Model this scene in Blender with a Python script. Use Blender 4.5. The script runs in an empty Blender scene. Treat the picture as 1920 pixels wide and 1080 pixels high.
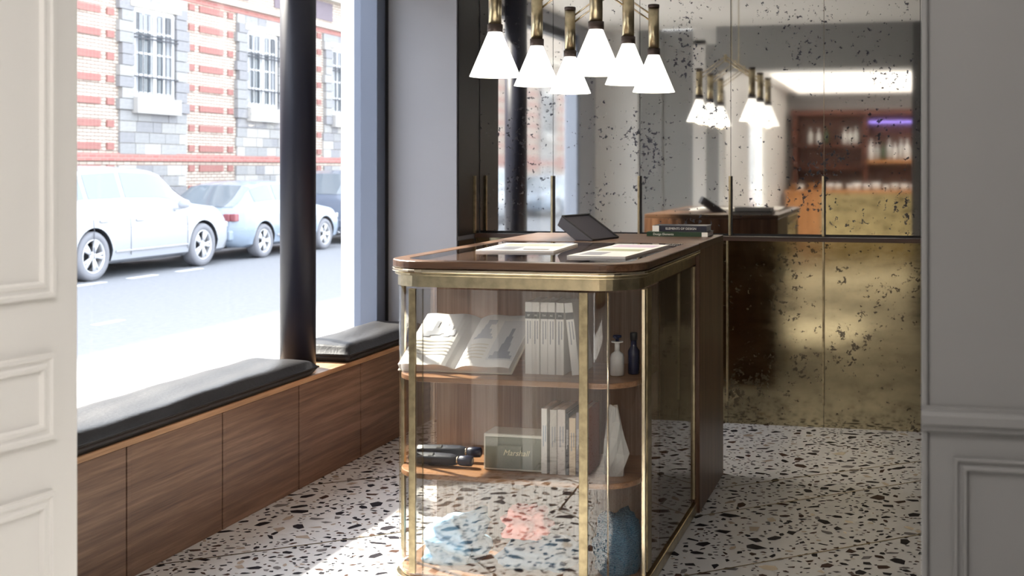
import bpy, bmesh, math, random
from mathutils import Vector, Matrix, noise
random.seed(7)
R = math.radians
PI = math.pi
sc = bpy.context.scene
col = sc.collection

# ------------------------------------------------------------------ camera, world, sun, exposure
FPX, CX, HOR = 2250.0, 1200.0, 315.0            # focal length and principal point for a 1920x1080 frame
TH = math.atan((1705 - CX) / FPX)
cam_d = bpy.data.cameras.new('camera'); cam = bpy.data.objects.new('camera', cam_d); col.objects.link(cam)
cam.location = (0, 0, 1.35)
cam.rotation_euler = (R(90), 0, TH)
cam_d.sensor_width = 36; cam_d.lens = FPX / 1920 * 36
cam_d.shift_x = -(CX - 960) / 1920
cam_d.shift_y = -(540 - HOR) / 1920
cam_d.clip_start = .02; cam_d.clip_end = 300
cam_d.dof.use_dof = True; cam_d.dof.focus_distance = 4.6; cam_d.dof.aperture_fstop = 5.0
sc.camera = cam

w = bpy.data.worlds.new('sky'); sc.world = w; w.use_nodes = True
nt = w.node_tree
bg = nt.nodes['Background']
sky = nt.nodes.new('ShaderNodeTexSky'); sky.sky_type = 'NISHITA'
sky.sun_disc = False; sky.sun_elevation = R(41); sky.sun_rotation = R(-90); sky.air_density = 1.2; sky.dust_density = 3.0
mixw = nt.nodes.new('ShaderNodeMixRGB'); mixw.inputs[0].default_value = .72
mixw.inputs[2].default_value = (.80, .83, .88, 1)
sc_n = nt.nodes.new('ShaderNodeVectorMath'); sc_n.operation = 'SCALE'; sc_n.inputs['Scale'].default_value = .16
nt.links.new(sky.outputs[0], sc_n.inputs[0]); nt.links.new(sc_n.outputs[0], mixw.inputs[1])
nt.links.new(mixw.outputs[0], bg.inputs[0]); bg.inputs[1].default_value = 7.0

def sun_lamp(elev, az, strength, angle):
    d = bpy.data.lights.new('sun', 'SUN'); o = bpy.data.objects.new('sun', d); col.objects.link(o)
    d.energy = strength; d.angle = R(angle); d.color = (1, .93, .82)
    v = Vector((math.cos(R(az)) * math.cos(R(elev)), math.sin(R(az)) * math.cos(R(elev)), math.sin(R(elev))))
    o.rotation_euler = v.to_track_quat('Z', 'Y').to_euler(); o.location = v * 40
sun_lamp(41, 154, 26, 2.2)

def area(name, loc, size, energy, colr, rot=(0, 0, 0)):
    d = bpy.data.lights.new(name, 'AREA'); d.shape = 'RECTANGLE'; d.size, d.size_y = size
    d.energy = energy; d.color = colr
    o = bpy.data.objects.new(name, d); col.objects.link(o); o.location = loc; o.rotation_euler = rot
    return o
area('bar_ceiling_light', (.1, -3.2, 2.45), (3.4, 3.8), 64, (1, .93, .84))
area('passage_fill_light', (-.5, .9, 2.42), (1.2, .8), 34, (1, .95, .9))  # unseen fill light added to brighten the door leaf and vitrine contents

sc.view_settings.view_transform = 'Standard'; sc.view_settings.look = 'None'
sc.view_settings.gamma = 1; sc.view_settings.use_curve_mapping = False
sc.view_settings.exposure = 0.0
sc.cycles.max_bounces = 10; sc.cycles.diffuse_bounces = 5; sc.cycles.glossy_bounces = 6
sc.cycles.transparent_max_bounces = 24; sc.cycles.transmission_bounces = 6
sc.cycles.caustics_reflective = False; sc.cycles.caustics_refractive = False
sc.cycles.sample_clamp_indirect = 8

# ------------------------------------------------------------------ helpers
class MB:
    def __init__(s): s.v = []; s.f = []; s.mi = []; s.m = 0; s.smooth = set()
    def add(s, vs, fs, smooth=False):
        b = len(s.v); s.v += [tuple(x) for x in vs]
        for f in fs:
            if smooth: s.smooth.add(len(s.f))
            s.f.append(tuple(b + i for i in f)); s.mi.append(s.m)
        return s
    def box(s, a, b):
        x0, y0, z0 = [min(p, q) for p, q in zip(a, b)]; x1, y1, z1 = [max(p, q) for p, q in zip(a, b)]
        return s.add([(x0,y0,z0),(x1,y0,z0),(x1,y1,z0),(x0,y1,z0),(x0,y0,z1),(x1,y0,z1),(x1,y1,z1),(x0,y1,z1)],
                     [(3,2,1,0),(4,5,6,7),(0,1,5,4),(1,2,6,5),(2,3,7,6),(3,0,4,7)])
    def prism(s, pts, z0, z1, smooth=False):            # polygon in xy, ccw
        n = len(pts)
        s.add([(x, y, z0) for x, y in pts] + [(x, y, z1) for x, y in pts], [tuple(range(n))[::-1], tuple(range(n, 2*n))])
        b = len(s.v) - 2*n
        for i in range(n):
            j = (i+1) % n
            if smooth: s.smooth.add(len(s.f))
            s.f.append((b+i, b+j, b+n+j, b+n+i)); s.mi.append(s.m)
        return s
    def lathe(s, prof, c=(0,0,0), n=32, cap=True, M=None):
        vs = []; fs = []
        for r, z in prof:
            for k in range(n):
                a = 2*PI*k/n; vs.append(Vector((r*math.cos(a), r*math.sin(a), z)))
        for i in range(len(prof)-1):
            for k in range(n):
                k2 = (k+1) % n
                fs.append((i*n+k, i*n+k2, (i+1)*n+k2, (i+1)*n+k))
        if M is not None: vs = [M @ v for v in vs]
        vs = [v + Vector(c) for v in vs]
        b = len(s.v); s.add(vs, fs, True)
        if cap:
            s.f.append(tuple(b+k for k in range(n))[::-1]); s.mi.append(s.m)
            e = b + (len(prof)-1)*n
            s.f.append(tuple(e+k for k in range(n))); s.mi.append(s.m)
        return s
    def rod(s, a, b, r, n=12, r2=None):
        a, b = Vector(a), Vector(b); d = b - a
        M = d.to_track_quat('Z', 'Y').to_matrix()
        return s.lathe([(r, 0), (r if r2 is None else r2, d.length)], a, n, True, M)
    def tube(s, pts, r, n=8):
        for a, b in zip(pts, pts[1:]): s.rod(a, b, r, n)
        return s
    def rot(s, M):
        s.v = [tuple(M @ Vector(v)) for v in s.v]; return s

def setm(o, mats):
    if mats is None: return
    for m in (mats if isinstance(mats, (list, tuple)) else [mats]): o.data.materials.append(m)

def wloc(o):
    p = Vector((0, 0, 0))
    while o is not None: p += o.location; o = o.parent
    return p

def mk(name, mb, mat, parent=None, bevel=0, seg=2, local=False, auto=True):
    """link one mesh object; world-space vertices are shifted under an unrotated parent"""
    me = bpy.data.meshes.new(name)
    vs = mb.v
    if parent is not None and not local:
        p = wloc(parent); vs = [(x-p.x, y-p.y, z-p.z) for x, y, z in vs]
    me.from_pydata(vs, [], mb.f)
    for i, pl in enumerate(me.polygons):
        pl.material_index = mb.mi[i]; pl.use_smooth = i in mb.smooth
    me.update()
    o = bpy.data.objects.new(name, me); col.objects.link(o); setm(o, mat)
    if parent is not None: o.parent = parent
    if bevel:
        b = o.modifiers.new('bevel', 'BEVEL'); b.width = bevel; b.segments = seg; b.limit_method = 'ANGLE'; b.angle_limit = R(40)
    return o

def recenter(o, base):
    """move a top-level mesh's origin to base without moving its shape"""
    b = Vector(base)
    for v in o.data.vertices: v.co -= b
    o.location = b; return o

def tag(o, label=None, cat=None, group=None, kind=None):
    if label: o['label'] = label
    if cat: o['category'] = cat
    if group: o['group'] = group
    if kind: o['kind'] = kind
    return o

def thing(name, loc, label, cat, group=None):
    o = bpy.data.objects.new(name, None); col.objects.link(o); o.location = loc; o.empty_display_size = .1
    return tag(o, label, cat, group)

def copy_tree(o, parent=None, loc=None, rz=None):
    c = o.copy(); col.objects.link(c); c.parent = parent
    if loc is not None: c.location = loc
    if rz is not None: c.rotation_euler.z = rz
    for ch in [x for x in bpy.data.objects if x.parent == o]: copy_tree(ch, c)
    return c

def rrect(x0, y0, x1, y1, r, n=8, corners=(1, 1, 1, 1)):
    """rounded rectangle ccw, corners order: x0y0, x1y0, x1y1, x0y1"""
    pts = []
    for (cx, cy, a0), on, (sx, sy) in zip([(x0+r, y0+r, 180), (x1-r, y0+r, 270), (x1-r, y1-r, 0), (x0+r, y1-r, 90)], corners,
                                          [(x0, y0), (x1, y0), (x1, y1), (x0, y1)]):
        if not on: pts.append((sx, sy)); continue
        for k in range(n+1):
            a = R(a0 + 90*k/n); pts.append((cx + r*math.cos(a), cy + r*math.sin(a)))
    return pts

def text_mesh(s, size, extrude, M, mat, name, parent, shear=0, align='CENTER'):
    cu = bpy.data.curves.new(name, 'FONT'); cu.body = s; cu.size = size; cu.extrude = extrude; cu.shear = shear
    cu.align_x = align; cu.align_y = 'CENTER'; cu.resolution_u = 3
    t = bpy.data.objects.new(name, cu); col.objects.link(t)
    bpy.context.view_layer.update()
    me = bpy.data.meshes.new_from_object(t.evaluated_get(bpy.context.evaluated_depsgraph_get()))
    bpy.data.objects.remove(t); bpy.data.curves.remove(cu)
    p = wloc(parent) if parent else Vector((0,0,0))
    me.transform(Matrix.Translation(-p) @ M)
    me.materials.clear(); me.materials.append(mat)
    o = bpy.data.objects.new(name, me); col.objects.link(o); o.parent = parent
    return o

# ------------------------------------------------------------------ materials
def new_mat(name):
    m = bpy.data.materials.new(name); m.use_nodes = True
    return m, m.node_tree, m.node_tree.nodes['Principled BSDF']
def pm(name, c, rough=.5, metal=0, spec=.5, emit=None, es=0, noise=0, nscale=20, bump=0, coat=0):
    m, t, b = new_mat(name)
    b.inputs['Base Color'].default_value = (*c, 1); b.inputs['Roughness'].default_value = rough
    b.inputs['Metallic'].default_value = metal; b.inputs['Specular IOR Level'].default_value = spec
    b.inputs['Coat Weight'].default_value = coat
    if emit: b.inputs['Emission Color'].default_value = (*emit, 1); b.inputs['Emission Strength'].default_value = es
    tc = t.nodes.new('ShaderNodeTexCoord'); n = t.nodes.new('ShaderNodeTexNoise'); n.inputs['Scale'].default_value = nscale; n.inputs['Detail'].default_value = 5
    t.links.new(tc.outputs['Object'], n.inputs['Vector'])
    if noise:
        mx = t.nodes.new('ShaderNodeMixRGB'); mx.blend_type = 'MIX'
        mx.inputs[1].default_value = (*[x*(1-noise) for x in c], 1); mx.inputs[2].default_value = (*[min(1, x*(1+noise)) for x in c], 1)
        t.links.new(n.outputs['Fac'], mx.inputs[0]); t.links.new(mx.outputs[0], b.inputs['Base Color'])
    if bump:
        bp = t.nodes.new('ShaderNodeBump'); bp.inputs['Strength'].default_value = bump; bp.inputs['Distance'].default_value = .01
        t.links.new(n.outputs['Fac'], bp.inputs['Height']); t.links.new(bp.outputs[0], b.inputs['Normal'])
    return m
def ramp(t, stops):
    r = t.nodes.new('ShaderNodeValToRGB'); e = r.color_ramp.elements
    while len(e) < len(stops): e.new(.5)
    for el, (p, c) in zip(e, stops): el.position = p; el.color = (*c, 1) if len(c) == 3 else c
    return r
def wood(name, dark, mid, light, stretch, rough=.35, scale=1.0, coat=0):
    m, t, b = new_mat(name)
    tc = t.nodes.new('ShaderNodeTexCoord'); mp = t.nodes.new('ShaderNodeMapping'); mp.inputs['Scale'].default_value = [s*scale for s in stretch]
    t.links.new(tc.outputs['Object'], mp.inputs[0])
    n1 = t.nodes.new('ShaderNodeTexNoise'); n1.inputs['Scale'].default_value = 1; n1.inputs['Detail'].default_value = 8; n1.inputs['Roughness'].default_value = .62; n1.inputs['Distortion'].default_value = .25
    n2 = t.nodes.new('ShaderNodeTexNoise'); n2.inputs['Scale'].default_value = 4.3; n2.inputs['Detail'].default_value = 4
    t.links.new(mp.outputs[0], n1.inputs['Vector']); t.links.new(mp.outputs[0], n2.inputs['Vector'])
    r = ramp(t, [(.32, dark), (.5, mid), (.68, light)])
    ad = t.nodes.new('ShaderNodeMath'); ad.operation = 'MULTIPLY_ADD'; ad.inputs[1].default_value = .35
    t.links.new(n2.outputs['Fac'], ad.inputs[0]); 
    sb = t.nodes.new('ShaderNodeMath'); sb.operation = 'MULTIPLY_ADD'; sb.inputs[1].default_value = .9; sb.inputs[2].default_value = -.12
    t.links.new(n1.outputs['Fac'], sb.inputs[0]); t.links.new(sb.outputs[0], ad.inputs[2])
    t.links.new(ad.outputs[0], r.inputs[0]); t.links.new(r.outputs[0], b.inputs['Base Color'])
    b.inputs['Roughness'].default_value = rough; b.inputs['Coat Weight'].default_value = coat
    return m

W_D, W_M, W_L = (.055, .022, .010), (.125, .058, .030), (.21, .11, .062)
M = {}
M['wood_v'] = wood('walnut upright grain', W_D, W_M, W_L, (34, 34, 1.3))
M['wood_x'] = wood('walnut grain across', (.045, .020, .010), (.10, .050, .026), (.16, .088, .050), (1.3, 40, 40), rough=.34)
M['wood_shelf'] = wood('shelf walnut', (.16, .075, .035), (.27, .14, .07), (.36, .2, .11), (1.3, 40, 40), rough=.3)
M['wood_back'] = wood('vitrine back walnut', (.19, .115, .075), (.30, .20, .14), (.40, .29, .21), (48, 48, .9), rough=.4)
M['bench'] = wood('bench front wood', (.085, .045, .030), (.15, .086, .056), (.23, .145, .10), (12, 1.5, 42), rough=.42)
M['bench_top'] = wood('bench top wood', (.22, .12, .06), (.38, .22, .12), (.5, .31, .18), (26, 1.5, 26), rough=.4)
M['bar_wood'] = wood('red brown bar wood', (.045, .010, .005), (.11, .028, .012), (.18, .055, .025), (3, 20, 20), rough=.35)
M['bar_orange'] = wood('orange bar wood', (.35, .14, .04), (.5, .22, .07), (.6, .28, .1), (14, 14, 2), rough=.4)

def brass_mat(name, c, rough, blotch=.25, sc_=30):
    m, t, b = new_mat(name)
    tc = t.nodes.new('ShaderNodeTexCoord'); n = t.nodes.new('ShaderNodeTexNoise'); n.inputs['Scale'].default_value = sc_; n.inputs['Detail'].default_value = 6
    t.links.new(tc.outputs['Object'], n.inputs['Vector'])
    r = ramp(t, [(.35, tuple(x*(1-blotch) for x in c)), (.6, c)]); t.links.new(n.outputs['Fac'], r.inputs[0])
    t.links.new(r.outputs[0], b.inputs['Base Color']); b.inputs['Metallic'].default_value = 1; b.inputs['Roughness'].default_value = rough
    return m
M['brass'] = brass_mat('brushed brass', (.60, .51, .33), .28)
M['brass_dark'] = brass_mat('antique brass', (.47, .39, .24), .36, .35)
M['brass_bright'] = brass_mat('polished brass', (.84, .72, .52), .16, .1)
M['collar'] = pm('brown bronze collar', (.09, .065, .055), .4, .6)

def foxed(name, base, spot, rough, density, mottle=0):
    m, t, b = new_mat(name)
    L = t.links
    tc = t.nodes.new('ShaderNodeTexCoord')
    n = t.nodes.new('ShaderNodeTexNoise'); n.inputs['Scale'].default_value = 3.1; n.inputs['Detail'].default_value = 3
    n2 = t.nodes.new('ShaderNodeTexNoise'); n2.inputs['Scale'].default_value = 36; n2.inputs['Detail'].default_value = 5; n2.inputs['Roughness'].default_value = .65
    n3 = t.nodes.new('ShaderNodeTexNoise'); n3.inputs['Scale'].default_value = 75; n3.inputs['Detail'].default_value = 3
    for q in (n, n2, n3): L.new(tc.outputs['Object'], q.inputs['Vector'])
    a = t.nodes.new('ShaderNodeMath'); a.operation = 'MULTIPLY_ADD'; a.inputs[1].default_value = .5; L.new(n.outputs['Fac'], a.inputs[0]); L.new(n2.outputs['Fac'], a.inputs[2])
    a2 = t.nodes.new('ShaderNodeMath'); a2.operation = 'MULTIPLY_ADD'; a2.inputs[1].default_value = .22; L.new(n3.outputs['Fac'], a2.inputs[0]); L.new(a.outputs[0], a2.inputs[2])
    r = ramp(t, [(density, (0, 0, 0)), (density + .035, (1, 1, 1))]); L.new(a2.outputs[0], r.inputs[0])
    mx = t.nodes.new('ShaderNodeMixRGB'); L.new(r.outputs[0], mx.inputs[0]); mx.inputs[1].default_value = (*base, 1); mx.inputs[2].default_value = (*spot, 1)
    if mottle:
        n4 = t.nodes.new('ShaderNodeTexNoise'); n4.inputs['Scale'].default_value = 5; n4.inputs['Detail'].default_value = 8; n4.inputs['Roughness'].default_value = .7
        mp = t.nodes.new('ShaderNodeMapping'); mp.inputs['Scale'].default_value = (1, 1, 2.2); L.new(tc.outputs['Object'], mp.inputs[0]); L.new(mp.outputs[0], n4.inputs['Vector'])
        rr = ramp(t, [(.3, tuple(x*(1-mottle) for x in base)), (.65, tuple(min(1, x*(1+mottle*.5)) for x in base))]); L.new(n4.outputs['Fac'], rr.inputs[0]); L.new(rr.outputs[0], mx.inputs[1])
        r2 = ramp(t, [(.3, (rough*.6,)*3), (.7, (rough*1.5,)*3)]); L.new(n4.outputs['Fac'], r2.inputs[0]); L.new(r2.outputs[0], b.inputs['Roughness'])
    else: b.inputs['Roughness'].default_value = rough
    L.new(mx.outputs[0], b.inputs['Base Color'])
    mt = t.nodes.new('ShaderNodeMath'); mt.operation = 'MULTIPLY_ADD'; mt.inputs[1].default_value = -.6; mt.inputs[2].default_value = 1; L.new(r.outputs[0], mt.inputs[0]); L.new(mt.outputs[0], b.inputs['Metallic'])
    return m
M['mirror'] = foxed('foxed antique mirror', (.80, .79, .76), (.10, .10, .12), .036, .978)
M['mirror_bronze'] = foxed('aged bronze mirror', (.37, .315, .195), (.09, .07, .04), .10, .990, .30)
M['bar_brass'] = foxed('aged brass counter front', (.50, .40, .20), (.06, .04, .02), .3, .98, .3)

def glass(name, ior=1.5, tint=(1, 1, 1), rough=0.0, add=0.0):
    m = bpy.data.materials.new(name); m.use_nodes = True; t = m.node_tree; t.nodes.remove(t.nodes['Principled BSDF'])
    out = t.nodes['Material Output']; lw = t.nodes.new('ShaderNodeLayerWeight'); lw.inputs[0].default_value = .5
    f0 = ((ior-1)/(ior+1))**2
    pw = t.nodes.new('ShaderNodeMath'); pw.operation = 'POWER'; pw.inputs[1].default_value = 5      # Schlick
    fr = t.nodes.new('ShaderNodeMath'); fr.operation = 'MULTIPLY_ADD'; fr.inputs[1].default_value = 1-f0; fr.inputs[2].default_value = f0
    t.links.new(lw.outputs['Facing'], pw.inputs[0]); t.links.new(pw.outputs[0], fr.inputs[0])
    tr = t.nodes.new('ShaderNodeBsdfTransparent'); tr.inputs[0].default_value = (*tint, 1)
    g = t.nodes.new('ShaderNodeBsdfGlossy'); g.inputs['Roughness'].default_value = rough
    mx = t.nodes.new('ShaderNodeMixShader'); ad = t.nodes.new('ShaderNodeMath'); ad.operation = 'ADD'; ad.inputs[1].default_value = add; ad.use_clamp = True
    t.links.new(fr.outputs[0], ad.inputs[0]); t.links.new(ad.outputs[0], mx.inputs[0]); t.links.new(tr.outputs[0], mx.inputs[1]); t.links.new(g.outputs[0], mx.inputs[2]); t.links.new(mx.outputs[0], out.inputs[0])
    return m
M['glass'] = glass('window glass', 1.45, (.97, .98, .98))
M['vit_glass'] = glass('vitrine glass', 1.6, (.97, .97, .96), add=.06)
M['top_glass'] = glass('desk top glass', 1.5, (.93, .93, .93), add=.02)

M['wall_grey'] = pm('blue grey wall paint', (.34, .35, .385), .7, noise=.03, nscale=3)
M['wall_grey2'] = pm('warm grey wall paint', (.30, .30, .30), .7, noise=.05, nscale=4)
M['wall_right'] = pm('grey panelled wall paint', (.14, .138, .136), .6, noise=.05, nscale=3)
M['white_paint'] = pm('off white satin paint', (.76, .745, .72), .4)
M['ceiling'] = pm('white ceiling paint', (.80, .79, .77), .8)
M['frame_dark'] = pm('dark navy metal', (.012, .013, .024), .42, .0, spec=.3)
M['frame_blue'] = pm('slate blue metal frame', (.16, .19, .26), .4, .2)
M['leather'] = pm('black leather', (.018, .017, .018), .42, spec=.25, noise=.1, nscale=60, bump=.12)
M['black'] = pm('matte black', (.012, .012, .014), .45)
M['charcoal'] = pm('charcoal plastic', (.055, .055, .068), .42)
M['screen'] = pm('dark matt screen', (.028, .027, .040), .45)
M['paper'] = pm('white paper', (.88, .87, .86), .7)
M['paper_warm'] = pm('cream paper', (.72, .66, .56), .7)
M['ink'] = pm('grey ink print', (.34, .36, .42), .7)
M['ink_soft'] = pm('pale grey engraving', (.52, .54, .60), .7)
M['ink_dark'] = pm('dark grey ink', (.09, .09, .10), .6)
M['terr'] = pm('terrazzo ground', (.60, .59, .585), .36, noise=.05, nscale=9)
M['chip1'] = pm('black stone chip', (.014, .012, .016), .55, spec=.08)
M['chip2'] = pm('brown stone chip', (.06, .032, .024), .55, spec=.08)
M['chip3'] = pm('grey stone chip', (.17, .155, .15), .5, spec=.1)
M['chip4'] = pm('pale tan stone chip', (.46, .38, .31), .22)
M['inlay'] = brass_mat('brass floor inlay', (.20, .145, .06), .35)

# ------------------------------------------------------------------ structure: shop floor and walls
MU, ML = 6.37, 6.30                 # upper mirror plane, lower mirror plane
def struct(name, mb, mat, bevel=0, parent=None):
    o = mk(name, mb, mat, parent, bevel)
    if parent is None: o['kind'] = 'structure'
    return o
floor = struct('floor', MB().box((-2.92, -5.3, -.12), (2.3, 6.6, 0)), M['terr'])

def chips(y0, y1, x0, x1, per_m2, name):
    mb = MB(); n = int((y1-y0)*(x1-x0)*per_m2)
    rnd = random.Random(3)
    cell = {}
    for i in range(n):
        x, y = rnd.uniform(x0, x1), rnd.uniform(y0, y1)
        u = rnd.random()
        r = .0068 + .029 * u**2.2
        k = (int(x/.06), int(y/.06)); ok = True
        for a in (-1, 0, 1):
            for b in (-1, 0, 1):
                for (px, py, pr) in cell.get((k[0]+a, k[1]+b), ()):
                    if (px-x)**2 + (py-y)**2 < (pr+r)**2*1.05: ok = False
        if not ok: continue
        cell.setdefault(k, []).append((x, y, r))
        m = rnd.randint(4, 6); ph = rnd.random()*6.28; el = rnd.uniform(.45, 1); th = rnd.random()*3.14
        pts = []
        for j in range(m):
            a = ph + 2*PI*(j + rnd.uniform(-.3, .3))/m; rr = r*rnd.uniform(.7, 1.2)
            px, py = rr*math.cos(a)*1.25, rr*math.sin(a)*el
            pts.append((x + px*math.cos(th) - py*math.sin(th), y + px*math.sin(th) + py*math.cos(th), .0007))
        q = rnd.random()
        mb.m = 0 if q < .60 else 1 if q < .78 else 2 if q < .9 else 3
        mb.add(pts, [tuple(range(m))])
    o = mk(name, mb, [M['chip1'], M['chip2'], M['chip3'], M['chip4']], floor); o['kind'] = 'stuff'
    return o
chips(1.2, 6.3, -2.5, 1.5, 2300, 'terrazzo_chips')
chips(-4.3, 1.2, -1.7, 1.6, 420, 'terrazzo_chips')

def inlay(a, b):
    a, b = Vector((*a, 0)), Vector((*b, 0)); d = (b-a).normalized(); n = Vector((-d.y, d.x, 0))*.0036
    mk('brass_inlay', MB().add([a-n+Vector((0,0,.0012)), b-n+Vector((0,0,.0012)), b+n+Vector((0,0,.0012)), a+n+Vector((0,0,.0012))], [(0, 1, 2, 3)]), M['inlay'], floor)
for a, b in [((-.796, 5.0), (.9, 6.35)), ((-.9, 4.5), (.9, 6.05)), ((-.9, 3.76), (1.5, 5.75)), ((-2.5, 3.62), (-1.6, 4.335)), ((-2.5, 4.67), (-1.66, 5.30)),
             ((-2.5, 2.12), (-1.317, 3.39)), ((-1.317, 3.39), (-.9, 3.76)), ((-1.644, 2.02), (-1.373, 2.19)), ((-1.373, 2.19), (-1.348, 2.6)), ((-1.348, 2.6), (-.2, 3.5)),
             ((-.2, 3.5), (1.5, 4.9)), ((-2.5, 5.55), (-2.0, 6.28)), ((-.4, 2.3), (1.5, 3.9))]:
    inlay(a, b)

# ceiling and walls of the shop
struct('ceiling', MB().box((-2.92, 2.1, 2.6), (2.3, 6.6, 2.72)), M['ceiling'])
struct('ceiling_back', MB().box((-1.9, -5.3, 2.46), (2.3, 2.1, 2.6)), M['ceiling'])
struct('wall_back', MB().box((-2.92, 6.42, 0), (2.3, 6.6, 2.6)), M['wall_grey2'])
struct('wall_right', MB().box((2.15, 2.25, 0), (2.3, 6.42, 2.6)), M['wall_grey2'])
# window wall: solid ends, low wall under the window
wl = MB(); wl.box((-2.92, 2.1, 0), (-2.80, 2.72, 2.6)); wl.box((-2.92, 2.72, 0), (-2.80, 6.05, .42)); wl.box((-2.92, 2.72, 2.5), (-2.80, 6.05, 2.6))
wl.box((-2.92, 6.05, 0), (-2.80, 6.42, 2.6))
struct('wall_left', wl, M['wall_grey'])
# pier beside the mirrors
pr = struct('wall_pier', MB().box((-2.80, 6.04, 0), (-2.36, 6.42, 2.6)), M['wall_grey'])
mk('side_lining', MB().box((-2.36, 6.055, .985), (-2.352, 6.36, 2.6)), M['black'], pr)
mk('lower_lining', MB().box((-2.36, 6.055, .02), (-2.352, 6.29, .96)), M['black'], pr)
# white outside reveal of the shop front
struct('trim_1', MB().box((-3.01, 6.0, -.36), (-2.92, 6.3, 4.5)), pm('outside white render', (.8, .8, .8), .8))
# shop window frame
fr = struct('window_1', MB().box((-2.88, 2.72, .42), (-2.82, 6.0, .455)), M['frame_dark'])
mk('window_frame', MB().box((-2.90, 5.93, .42), (-2.765, 6.035, 2.5)), M['frame_blue'], fr, .004)
mk('shadow_gap', MB().box((-2.765, 6.028, .46), (-2.75, 6.038, 2.6)), M['black'], fr)
mk('window_frame', MB().box((-2.90, 2.70, .42), (-2.79, 2.78, 2.5)), M['frame_blue'], fr, .004)
mk('window_head', MB().box((-2.89, 2.72, 2.43), (-2.81, 6.0, 2.51)), M['frame_dark'], fr, .004)
mk('mullion', MB().box((-2.885, 5.25, .455), (-2.84, 5.29, 2.43)), M['frame_dark'], fr, .003)
mk('pane', MB().box((-2.862, 2.78, .455), (-2.858, 5.25, 2.43)), M['glass'], fr)
mk('pane', MB().box((-2.862, 5.29, .455), (-2.858, 5.95, 2.43)), M['glass'], fr)

# doorway wall seen in the mirror
dw = MB(); dw.box((-2.80, 1.94, 0), (-1.665, 2.085, 2.6)); dw.box((-1.665, 1.94, 2.22), (.03, 2.25, 2.6))
struct('wall_front', dw, M['wall_grey2'])
struct('lit_wall_strip', MB().box((-2.80, 2.085, 0), (-2.40, 2.135, 2.6)), pm('window lit wall white', (.9, .9, .89), .5), .004)     # added strip, its white stands in for window light on this wall
struct('trim_3', MB().box((-2.40, 2.085, 0), (-2.18, 2.11, 2.6)), M['wall_grey2'], .004)
# right hand panelled wall
wr = struct('wall_doorway_right', MB().box((.03, 2.10, 0), (2.3, 2.25, 2.6)), M['wall_right'], .006)
mk('edge_bead', MB().box((.021, 2.094, .0), (.031, 2.256, 2.22)), M['wall_right'], wr, .003)
def moulding_x(x0, x1, y, prof, name, mat, par):     # prof: (out, z), out = towards -y
    n = len(prof); vs = [(x0, y-o, z) for o, z in prof] + [(x1, y-o, z) for o, z in prof]
    mb = MB().add(vs, [tuple(range(n)), tuple(range(n, 2*n))[::-1]] + [(i, (i+1) % n, n+(i+1) % n, n+i) for i in range(n)])
    return mk(name, mb, mat, par)
moulding_x(.0195, 2.3, 2.10, [(0, .947), (.007, .947), (.007, .940), (.012, .938), (.018, .932), (.018, .918), (.012, .912), (.010, .905), (.004, .902), (0, .902)], 'chair_rail', M['wall_right'], wr)
def frame_moulding(axis, pos, a0, a1, z0, z1, wdt, out, name, mat, par, sgn=-1):
    """picture-frame moulding with a stepped profile on plane axis=pos"""
    steps = [(0, 0), (0, out), (.25, out), (.34, out*.55), (.55, out*.45), (.68, out*.8), (.86, out*.8), (1, 0)]
    rings = []
    for f, h in steps:
        d = f*wdt; ring = [(a0+d, z0+d), (a1-d, z0+d), (a1-d, z1-d), (a0+d, z1-d)]
        rings.append([((a, pos+sgn*h, z) if axis == 'y' else (pos+sgn*h, a, z)) for a, z in ring])
    vs = [p for r in rings for p in r]; fs = []
    for i in range(len(rings)-1):
        for k in range(4): fs.append((i*4+k, i*4+(k+1) % 4, (i+1)*4+(k+1) % 4, (i+1)*4+k))
    return mk(name, MB().add(vs, fs), mat, par)
frame_moulding('y', 2.10, .073, .75, .14, .862, .025, .010, 'panel_moulding', M['wall_right'], wr)
struct('baseboard_front', MB().box((-2.18, 2.085, 0), (-1.67, 2.10, .12)), M['wall_grey2'])

# white door leaf at the left edge, standing open
dl = thing('door_1', (-1.62, 2.092, 0), None, None); dl['kind'] = 'structure'
def leaf_local():
    # local frame: leaf runs along -y from the origin, face at x=0 looking +x
    mk('leaf', MB().box((-.045, -.86, .01), (0, 0, 2.19)), M['white_paint'], dl, .003, local=True)
    for z0, z1 in ((1.10, 2.05), (.825, .99), (.12, .722)):
        mo = frame_moulding('x', 0, -.80, -.062, z0, z1, .032, .010, 'panel_moulding', M['white_paint'], None, 1)
        mo.parent = dl
leaf_local()
dl.rotation_euler.z = R(-8)

# back room behind the camera (seen in the mirrors)
br = MB(); br.box((-1.90, -5.3, 0), (-1.78, -2.4, 2.5)); br.box((-1.90, -.9, 0), (-1.78, 2.1, 2.5)); br.box((-1.90, -2.4, 2.15), (-1.78, -.9, 2.5))
struct('wall_back_room_left', br, M['white_paint'])
struct('wall_back_room_end', MB().box((-1.90, -5.42, 0), (2.3, -5.3, 2.5)), M['wall_grey2'])
struct('wall_back_room_right', MB().box((2.15, -5.3, 0), (2.3, 2.1, 2.5)), M['wall_grey2'])
w2 = struct('window_2', MB().box((-1.86, -2.4, 0), (-1.82, -2.34, 2.15)), M['white_paint'])
mk('window_frame', MB().box((-1.86, -.96, 0), (-1.82, -.9, 2.15)), M['white_paint'], w2)
mk('pane', MB().box((-1.842, -2.34, .0), (-1.838, -.96, 2.15)), M['glass'], w2)

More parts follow.
